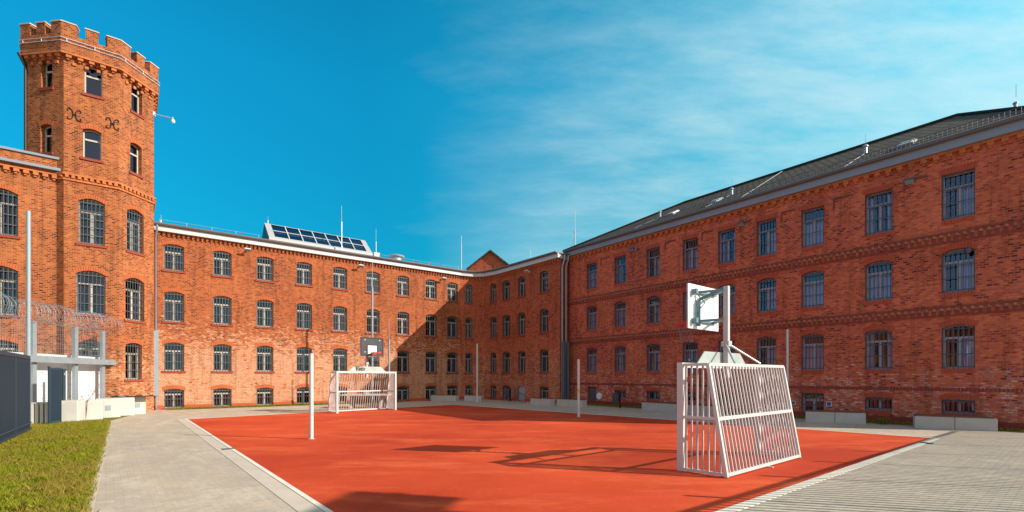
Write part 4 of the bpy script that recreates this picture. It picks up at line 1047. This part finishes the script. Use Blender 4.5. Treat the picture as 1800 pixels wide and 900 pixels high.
# table tennis table behind far goal
tx, ty = (645-CX)/F*27.3, 27.3
tt_ = thing('tennis_table', 'concrete table tennis table behind the far goal', 'table', (tx, ty, 0), math.radians(6))
mb = MB(); mb.box(-1.3, 1.3, -.72, .72, .70, .76); link('tabletop', mb.mesh('tabletop', 'concrete_pale'), tt_)
for sx in (-.8, .8):
    mb = MB(); c = [(-.5, 0), (.5, 0), (.42, .08), (.28, .4), (.40, .70), (-.40, .70), (-.28, .4), (-.42, .08)]
    P0 = [Vector((sx-.06, y, z)) for y, z in c]; P1 = [p+Vector((.12, 0, 0)) for p in P0]
    mb.face(P0, out=(-1, 0, 0)); mb.face(P1, out=(1, 0, 0))
    for i in range(8): mb.face([P0[i], P0[(i+1) % 8], P1[(i+1) % 8], P1[i]])
    link('leg', mb.mesh('leg', 'concrete'), tt_)
mb = MB(); mb.box(-.01, .01, -.72, .72, .762, .90); link('net', mb.mesh('net', 'galv'), tt_)
# bins
def bin_(px, py, label):
    x, y = gp(px, py); t = thing('litter_bin', label, 'bin', (x, y, 0), W3.ang, 'dark litter bins')
    mb = MB(); mb.lathe([(0, .30), (.17, .30), (.20, .34), (.215, .80), (.225, .82), (.20, .82), (.19, .40), (0, .40)], 16); link('bucket', smooth(mb.mesh('bucket', 'bars_dark')), t)
    mb = MB(); mb.bar((.27, 0, 0), (.27, 0, .92), .06); mb.lathe([(.035, .92), (.035, .95), (0, .96)], 8, (.27, 0, 0)); mb.box(.19, .27, -.03, .03, .6, .66); link('post', mb.mesh('post', 'dark'), t)
bin_(893, 705.5, 'dark litter bin by the basement door of the shaded return facade'); bin_(1083, 717, 'dark litter bin on a post in front of the right building')
# round sign and small panels on W3
def wall_panel(name, label, px, py, w, h, rnd=False):
    u = W3.u(px); p = W3.at(u); z = W3.z(px, py); t = thing(name, label, 'sign', (p.x, p.y, z), W3.ang)
    mb = MB()
    if rnd:
        P = [(w/2*math.cos(a*math.pi/12), w/2*math.sin(a*math.pi/12)) for a in range(24)]
        mb.face([(x, -.04, z_) for x, z_ in P], out=(0, -1, 0))
        for i in range(24): (a, b), (c, d) = P[i], P[(i+1) % 24]; mb.face([(a, -.04, b), (c, -.04, d), (c, 0, d), (a, 0, b)])
        link('disc', mb.mesh('disc', 'sign_white'), t)
        mb = MB(); P = [(x*.45, z_*.45) for x, z_ in P]; mb.face([(x, -.043, z_) for x, z_ in P], out=(0, -1, 0)); link('emblem', mb.mesh('emblem', 'curtain_lilac'), t)
    else:
        mb.box(-w/2, w/2, -.02, 0, -h/2, h/2); link('plate', mb.mesh('plate', 'sign_white'), t)
        mb = MB(); mb.box(-w*.38, w*.38, -.024, -.0205, -h*.38, h*.38); link('blue_field', mb.mesh('blue_field', 'sign_blue'), t)
wall_panel('round_sign', 'white round disc on the brick wall beside the litter bin', 1053.5, 696, .42, .42, True)
wall_panel('wall_sign', 'small blue and white sign just right of the near goal', 1395, 708, .17, .17)
wall_panel('wall_sign', 'small blue and white sign right of the barred basement window', 1457.5, 710, .20, .20)
# stair railing at the basement door
q = W2.at(W2.u(925), -.2); t = thing('stair_railing', 'dark railing beside the basement door of the return facade', 'railing', (q.x, q.y, 0), W2.ang)
mb = MB()
mb.tube([(-.95, -1.0, .0), (-.95, -1.0, .95), (-.95, -.1, .95)], .02, 6); mb.tube([(-.95, -.1, 0), (-.95, -.1, .95)], .02, 6)
mb.tube([(.15, -1.0, .0), (.15, -1.0, .9), (1.3, -1.0, .45), (1.3, -1.0, 0)], .02, 6)
for i in range(1, 8): x = .15+1.15*i/8; mb.tube([(x, -1, 0), (x, -1, .9-.45*i/8)], .009, 5)
for i in range(1, 6): y = -1+.9*i/6; mb.tube([(-.95, y, 0), (-.95, y, .95)], .009, 5)
link('rails', mb.mesh('rails', 'bars_dark'), t)

# ================================================================== LEFT SIDE: fences, blocks
bf0, bf1 = Vector((-15.45, 15.5)), Vector((-8.9, 6.9)); bl = Line(bf1, bf0)
lnb = (bf0-bf1).length; t = thing('metal_fence', 'slate blue sheet metal fence at the left edge of the lawn', 'fence', (bf1.x, bf1.y, 0), bl.ang)
npan = 5; st_ = lnb/npan
for i in range(npan):
    mb = MB(); x0 = i*st_; mb.box(x0+.015, x0+st_-.015, -.02, .02, .12, 2.30)
    for k in range(1, 12): mb.box(x0+k*st_/12-.004, x0+k*st_/12+.004, .02, .026, .14, 2.2); mb.box(x0+k*st_/12-.004, x0+k*st_/12+.004, -.026, -.02, .14, 2.2)
    link('panel', mb.mesh('panel', 'blue_sheet'), t)
mb = MB(); mb.bar((0, 0, 2.36), (lnb, 0, 2.36), .07, .11); mb.bar((0, 0, .10), (lnb, 0, .10), .12, .05); mb.bar((0, -.05, .28), (lnb, -.05, .28), .03, .05); link('rail', mb.mesh('rail', 'blue_rail'), t)
for i in range(npan+1): mb = MB(); mb.bar((i*st_, 0, 0), (i*st_, 0, 2.34), .07, .07); link('post', mb.mesh('post', 'blue_rail'), t)

fP = lambda px, Z: Vector(((px-CX)/F*Z, Z))
f58, f200 = fP(58, 18.2), fP(200, 23.1); ft = (f200-f58).normalized()
FL_ = Line(f58-ft*5.5, f200); fl = thing('wire_fence', 'grey steel post fence with fine mesh above the white sheet wall', 'fence', (FL_.a.x, FL_.a.y, 0), FL_.ang)
for px in (58, 132, 180, 200.5):
    u = FL_.u(px); mb = MB(); mb.box(u-.10, u+.10, -.06, .06, 0, 3.84); mb.box(u-.12, u+.12, -.08, .08, 0, .02); link('post', mb.mesh('post', 'galv_dull'), fl)
for u in (0, 2.6): mb = MB(); mb.box(u-.10, u+.10, -.06, .06, 0, 3.84); link('post', mb.mesh('post', 'galv_dull'), fl)
mb = MB(); mb.bar((0, -.13, 2.41), (FL_.L+.2, -.13, 2.41), .14, .24); link('rail', mb.mesh('rail', 'galv_dull'), fl)
mb = MB()
n = int(FL_.L/.10)
for i in range(n+1): u = FL_.L*i/n; mb.bar((u, .07, 2.5), (u, .07, 3.84), .006)
for j in range(7): z = 2.7+j*.19; mb.bar((0, .075, z), (FL_.L, .075, z), .006)
link('wire_mesh', mb.mesh('wire_mesh', 'galv_dull'), fl)
rw = thing('razor_wire', 'coiled razor wire running along the fence top in front of the tower', 'razor wire', (FL_.a.x, FL_.a.y, 4.2), FL_.ang)
mb = MB(); turns = 100; N_ = turns*16; Lc = FL_.L
pts = []
for i in range(N_+1):
    s = i/N_; a = 2*math.pi*turns*s; r = .36+.05*math.sin(s*40)+.02*math.sin(s*171); pts.append((Lc*s+.10*math.sin(a*.5), r*math.cos(a), r*math.sin(a)+.04*math.sin(s*23)))
mb.tube(pts, .0045, 4, cap=False)
for z, y in ((-.36, 0), (.0, .36), (.0, -.36), (.36, 0)): mb.tube([(0, y, z), (Lc, y, z)], .004, 4)
link('coil', mb.mesh('coil', 'galv_dull'), rw)
mb = MB()
for i in range(0, N_, 5):
    p = Vector(pts[i]); a = random.uniform(0, 3.14); d = Vector((math.cos(a), math.sin(a), .5))*.022; mb.face([p-d, p+Vector((0, 0, .008)), p+d, p-Vector((0, 0, .008))])
link('barbs', mb.mesh('barbs', 'galv_dull'), rw)
ww = thing('sheet_wall', 'white sheet metal wall with bolts behind the steel posts', 'wall', (FL_.a.x, FL_.a.y, 0), FL_.ang)
mb = MB(); npn = 9
for i in range(npn):
    x0 = FL_.L*i/npn; mb.box(x0+.01, x0+FL_.L/npn-.01, .30, .34, .0, 2.65)
    for k in range(1, 5): xx = x0+FL_.L/npn*k/5; mb.box(xx-.01, xx+.01, .29, .30, .02, 2.6)
link('panels', mb.mesh('panels', 'white_sheet'), ww)
mb = MB()
for i in range(npn):
    for k in range(3):
        for z in (.9, 1.4, 1.9, 2.45): xx = FL_.L*(i+.15+.35*k)/npn; mb.box(xx-.014, xx+.014, .27, .289, z-.014, z+.014)
link('bolts', mb.mesh('bolts', 'galv_dull'), ww)
# open gate leaf + dark post
a, b = fP(86.5, 17.6), fP(106.5, 18.1); l = Line(a, b); t = thing('metal_gate', 'narrow slate blue metal gate leaf standing by the concrete blocks', 'gate', (a.x, a.y, 0), l.ang)
mb = MB(); mb.box(.03, l.L-.03, -.015, .015, .10, 2.0); link('panel', mb.mesh('panel', 'blue_sheet'), t)
mb = MB(); mb.bar((.0, 0, .02), (.0, 0, 2.12), .06); mb.bar((l.L, 0, .05), (l.L, 0, 2.08), .04); mb.bar((0, 0, 2.04), (l.L, 0, 2.04), .05, .08); mb.bar((0, 0, .07), (l.L, 0, .07), .04); link('frame', mb.mesh('frame', 'blue_rail'), t)
p = fP(111, 18.9); t = thing('gate_post', 'dark slate post behind the first concrete block', 'post', (p.x, p.y, 0)); mb = MB(); mb.bar((0, 0, 0), (0, 0, 2.06), .11); link('shaft', mb.mesh('shaft', 'blue_rail'), t)
mb = MB(); mb.bar((.05, 0, 1.85), (.22, 0, 1.85), .02); mb.box(.05, .08, -.03, .03, 1.8, 1.9); link('latch', mb.mesh('latch', 'galv'), t)
# concrete blocks
def block(px, Z, w, d, h, rot, label):
    p = fP(px, Z); t = thing('concrete_block', label, 'block', (p.x, p.y, 0), math.radians(rot), 'cast concrete blocks before the sheet wall'); c = .03
    mb = MB(); P = [(-w/2+c, -d/2), (w/2-c, -d/2), (w/2, -d/2+c), (w/2, d/2-c), (w/2-c, d/2), (-w/2+c, d/2), (-w/2, d/2-c), (-w/2, -d/2+c)]
    mb.prism(P, 0, h-c); mb.prism([(x*.965, y*.965) for x, y in P], h-c, h); link('body', mb.mesh('body', 'concrete_pale'), t)
    mb = MB(); mb.tube([(-.1, 0, h-.01), (-.08, 0, h+.05), (.08, 0, h+.05), (.1, 0, h-.01)], .012, 6); link('lifting_eye', mb.mesh('lifting_eye', 'galv_dull'), t); return t
block(123, 18.9, .74, .7, .82, 22, 'concrete block nearest the blue gate leaf, first of the row')
block(158, 19.9, .82, .7, .80, 38, 'weathered concrete block, second of the row from the gate leaf')
t3 = block(190, 21.0, .82, .7, .80, 40, 'concrete block with a grey mark, third of the row from the gate leaf')
t4 = block(216, 22.0, .8, .7, .80, 42, 'concrete block under the left end of the black tarp')
t5 = block(240, 22.9, .62, .6, .80, 45, 'concrete block nearest the tower drainpipe, last of the row')
for tb in (t3, t5):
    mb = MB(); mb.box(-.10, .10, -.36 if tb is t3 else -.31, -.352 if tb is t3 else -.302, .30, .52); link('stencil', mb.mesh('stencil', 'galv_dull'), tb)
p = fP(233, 22.5); t = thing('tarp', 'black tarp lying on the last two concrete blocks', 'tarp', (p.x, p.y, .81), math.radians(45))
mb = MB(); n = 10; Zt = lambda i, j: .03+.05*math.sin(i*1.3+j*.9)*math.sin(j*1.7)+.03*math.sin(i*2.1)
for i in range(n):
    for j in range(4):
        P = [(-.75+1.5*a/n, -.33+.66*b/4, max(.006, Zt(a, b))) for a, b in ((i, j), (i+1, j), (i+1, j+1), (i, j+1))]; mb.face(P, out=(0, 0, 1))
for (a, b) in (((-.75, -.33), (.75, -.33)), ((.75, -.33), (.75, .33)), ((.75, .33), (-.75, .33)), ((-.75, .33), (-.75, -.33))): mb.bar((*a, .02), (*b, .02), .03)
link('sheet', mb.mesh('sheet', 'tarp'), t)
p = fP(70, 18.0); t = thing('barrier_slabs', 'five narrow upright concrete slabs stacked side by side behind the blue fence end', 'concrete slabs', (p.x, p.y, 0), math.radians(25))
for i in range(5): mb = MB(); x = -.30+i*.135; mb.box(x, x+.09, -.3, .3, 0, .76); mb.box(x-.01, x+.10, -.32, .32, .76, .80); link('slab', mb.mesh('slab', 'concrete_pale'), t)
# bare sapling before the sheet wall
p = fP(150, 19.55); t = thing('sapling', 'small bare sapling in front of the white sheet wall', 'plant', (p.x, p.y, 0)); mb = MB()
def twig(a, d, l, r, k):
    b = a+d*l; mb.tube([a, a.lerp(b, .5)+Vector((random.uniform(-.02, .02), 0, .01)), b], r, 5, radii=[r, r*.8, r*.5])
    if k:
        for _ in range(3): e = (d+Vector((random.uniform(-.9, .9), random.uniform(-.5, .5), random.uniform(-.1, .5)))).normalized(); twig(a.lerp(b, random.uniform(.4, 1)), e, l*.6, r*.55, k-1)
twig(Vector((0, 0, 0)), Vector((.1, 0, 1)), .8, .014, 3); link('branches', mb.mesh('branches', 'wood'), t)

# ================================================================== FENCE AND ADDED SHADOW MAST right of the camera (throw the shadows on the court and path)
SUNAZ = Vector((.970, -.243)).normalized(); ELEV = math.radians(28.6); TE = math.tan(ELEV)
Hf = 3.0; sh = SUNAZ*(Hf/TE)
q0 = Vector(gp(1100, 932))+sh; q1 = Vector(gp(1680, 758))+sh; fl2 = Line(q0, q1)
sf = thing('bar_fence', 'tall barred steel fence running past the right side of the court', 'fence', (q0.x, q0.y, 0), fl2.ang)
nP = 7; L2_ = fl2.L; lp = L2_/nP
for i in range(nP+1): mb = MB(); mb.bar((i*lp, 0, 0), (i*lp, 0, Hf+.35), .06, .06); link('post', mb.mesh('post', 'galv_dull'), sf)
for i in range(nP):
    mb = MB(); m = int(lp/.17)
    for k in range(1, m): x = i*lp+lp*k/m; mb.bar((x, 0, .1), (x, 0, Hf), .04)
    for z in (.15, Hf): mb.bar((i*lp+.03, 0, z), ((i+1)*lp-.03, 0, z), .05, .07 if z > 1 else .04)
    link('panel', mb.mesh('panel', 'galv_dull'), sf)
# unseen mast added to cast the blob shadow on the court's bottom edge
hp = Vector(gp(665, 892))+SUNAZ*(8.0/TE)
t = thing('shadow_mast', 'tall floodlight mast beyond the barred fence', 'mast', (hp.x, hp.y, 0), math.atan2(SUNAZ.y, SUNAZ.x)+math.pi/2)
mb = MB(); mb.tube([(0, .3, 0), (0, .3, 8.1)], .09, 12, radii=[.11, .07]); link('shaft', smooth(mb.mesh('shaft', 'galv')), t)
mb = MB(); mb.bar((-.8, .2, 7.95), (.8, .2, 7.95), .08); link('crossbar', mb.mesh('crossbar', 'galv'), t)
for x in (-.5, .0, .5):
    mb = MB(); R = Matrix.Translation((x, .05, 7.95))@Matrix.Rotation(math.radians(-25), 4, 'X'); mb.box(-.245, .245, -.10, .10, -.42, .42, R); mb.box(-.18, .18, .10, .16, -.3, .3, R); link('shadow_box', mb.mesh('shadow_box', 'dark'), t)

# ================================================================== SKY, SUN, CAMERA
w = bpy.data.worlds.new('World'); SC.world = w; w.use_nodes = True; nt = w.node_tree; nt.nodes.clear(); N = nt.nodes.new; L = nt.links.new
sky = N('ShaderNodeTexSky'); sky.sky_type = 'NISHITA'; sky.sun_disc = False; sky.sun_elevation = ELEV
sky.sun_rotation = math.atan2(SUNAZ.x, SUNAZ.y); sky.altitude = 100; sky.air_density = 1.0; sky.dust_density = .6; sky.ozone_density = 2.0
tc = N('ShaderNodeTexCoord'); D = tc.outputs['Generated']
sp = N('ShaderNodeSeparateXYZ'); L(D, sp.inputs[0]); X, Y, Zc = sp.outputs
zc = val(N, L, 'ADD', val(N, L, 'MAXIMUM', Zc, 0.0), .22)
cm = N('ShaderNodeCombineXYZ'); L(val(N, L, 'DIVIDE', X, zc), cm.inputs[0]); L(val(N, L, 'DIVIDE', Y, zc), cm.inputs[1])
mp = N('ShaderNodeMapping'); L(cm.outputs[0], mp.inputs[0]); mp.inputs['Rotation'].default_value = (0, 0, math.radians(35)); mp.inputs['Scale'].default_value = (.55, 1.5, 1)
n1 = noise(N, L, mp.outputs[0], 1.5, 8, .62); n2 = noise(N, L, cm.outputs[0], .55, 4, .5); n3 = noise(N, L, mp.outputs[0], 6, 6, .7)
# cloud cover: grows to the right; the unseen bank behind is added fill light
side = val(N, L, 'MULTIPLY', val(N, L, 'ADD', val(N, L, 'ADD', X, .27), val(N, L, 'ADD', val(N, L, 'MULTIPLY', val(N, L, 'SUBTRACT', n2, .5), 1.0), val(N, L, 'MULTIPLY', val(N, L, 'SUBTRACT', n1, .5), 1.1))), 1.25, True)
body = val(N, L, 'ADD', .34, val(N, L, 'MULTIPLY', val(N, L, 'SUBTRACT', n1, .5), 1.9))
body = val(N, L, 'ADD', body, val(N, L, 'MULTIPLY', val(N, L, 'SUBTRACT', n3, .5), .45))
body = val(N, L, 'ADD', body, val(N, L, 'MULTIPLY', val(N, L, 'MAXIMUM', val(N, L, 'SUBTRACT', val(N, L, 'ADD', X, Zc), .80), 0.0), 1.1), True)
low = val(N, L, 'MULTIPLY', val(N, L, 'SUBTRACT', 1, val(N, L, 'MULTIPLY', val(N, L, 'ABSOLUTE', val(N, L, 'SUBTRACT', X, .08)), 4.0), True), val(N, L, 'SUBTRACT', 1, val(N, L, 'MULTIPLY', Zc, 2.0), True))
cl = val(N, L, 'ADD', val(N, L, 'MULTIPLY', side, body), val(N, L, 'MULTIPLY', low, .55))
rear = N('ShaderNodeMapRange'); L(Y, rear.inputs[0]); rear.inputs[1].default_value = .1; rear.inputs[2].default_value = -.5; rear.inputs[4].default_value = .45
cl = val(N, L, 'ADD', cl, rear.outputs[0], True)
cl = val(N, L, 'MULTIPLY', cl, .88)
hz = N('ShaderNodeMapRange'); L(Zc, hz.inputs[0]); hz.inputs[1].default_value = .10; hz.inputs[2].default_value = .50; hz.inputs[3].default_value = .50; hz.inputs[4].default_value = 1.0
xr = N('ShaderNodeMapRange'); L(X, xr.inputs[0]); xr.inputs[1].default_value = -.25; xr.inputs[2].default_value = .6
tcol = mixc(N, L, xr.outputs[0], (.03, 1.08, 1.20), (.10, 1.75, 1.42))
tint = mixc(N, L, 1.0, sky.outputs[0], tcol, 'MULTIPLY')
tint = mixc(N, L, 1.0, tint, hz.outputs[0], 'MULTIPLY')
bk = N('ShaderNodeMapRange'); L(Y, bk.inputs[0]); bk.inputs[1].default_value = .15; bk.inputs[2].default_value = -.35
wh = N('ShaderNodeMapRange'); L(val(N, L, 'ADD', X, val(N, L, 'MULTIPLY', Zc, .8)), wh.inputs[0]); wh.inputs[1].default_value = .75; wh.inputs[2].default_value = 1.15
c0 = mixc(N, L, wh.outputs[0], (3.5, 4.9, 5.3), (5.6, 6.2, 6.3))
cc = mixc(N, L, bk.outputs[0], c0, (5.6, 4.9, 4.6))  # warm colour of the added rear cloud, lifting the shaded brick
col = mixc(N, L, cl, tint, cc)
bg = N('ShaderNodeBackground'); bg.inputs[1].default_value = .13; L(col, bg.inputs[0]); o = N('ShaderNodeOutputWorld'); L(bg.outputs[0], o.inputs[0])
sl = bpy.data.lights.new('sun', 'SUN'); sl.energy = 4.9; sl.angle = math.radians(.45); sl.color = (1, .905, .79)
so = bpy.data.objects.new('sun', sl); COL.objects.link(so)
dv = Vector((SUNAZ.x*math.cos(ELEV), SUNAZ.y*math.cos(ELEV), math.sin(ELEV))); so.rotation_euler = dv.to_track_quat('Z', 'Y').to_euler(); so.location = (0, 0, 40)
cam = bpy.data.cameras.new('camera'); co_ = bpy.data.objects.new('camera', cam); COL.objects.link(co_); SC.camera = co_
cam.sensor_width = 36; cam.lens = 36*F/1800; cam.shift_y = (HY-450)/1800; cam.clip_end = 2000; cam.clip_start = .05
co_.location = (0, 0, EH); co_.rotation_euler = (math.radians(90), 0, 0)
SC.view_settings.view_transform = 'Standard'; SC.view_settings.look = 'None'; SC.view_settings.exposure = .38; SC.view_settings.gamma = 1
SC.render.resolution_x = 1024; SC.render.resolution_y = 512
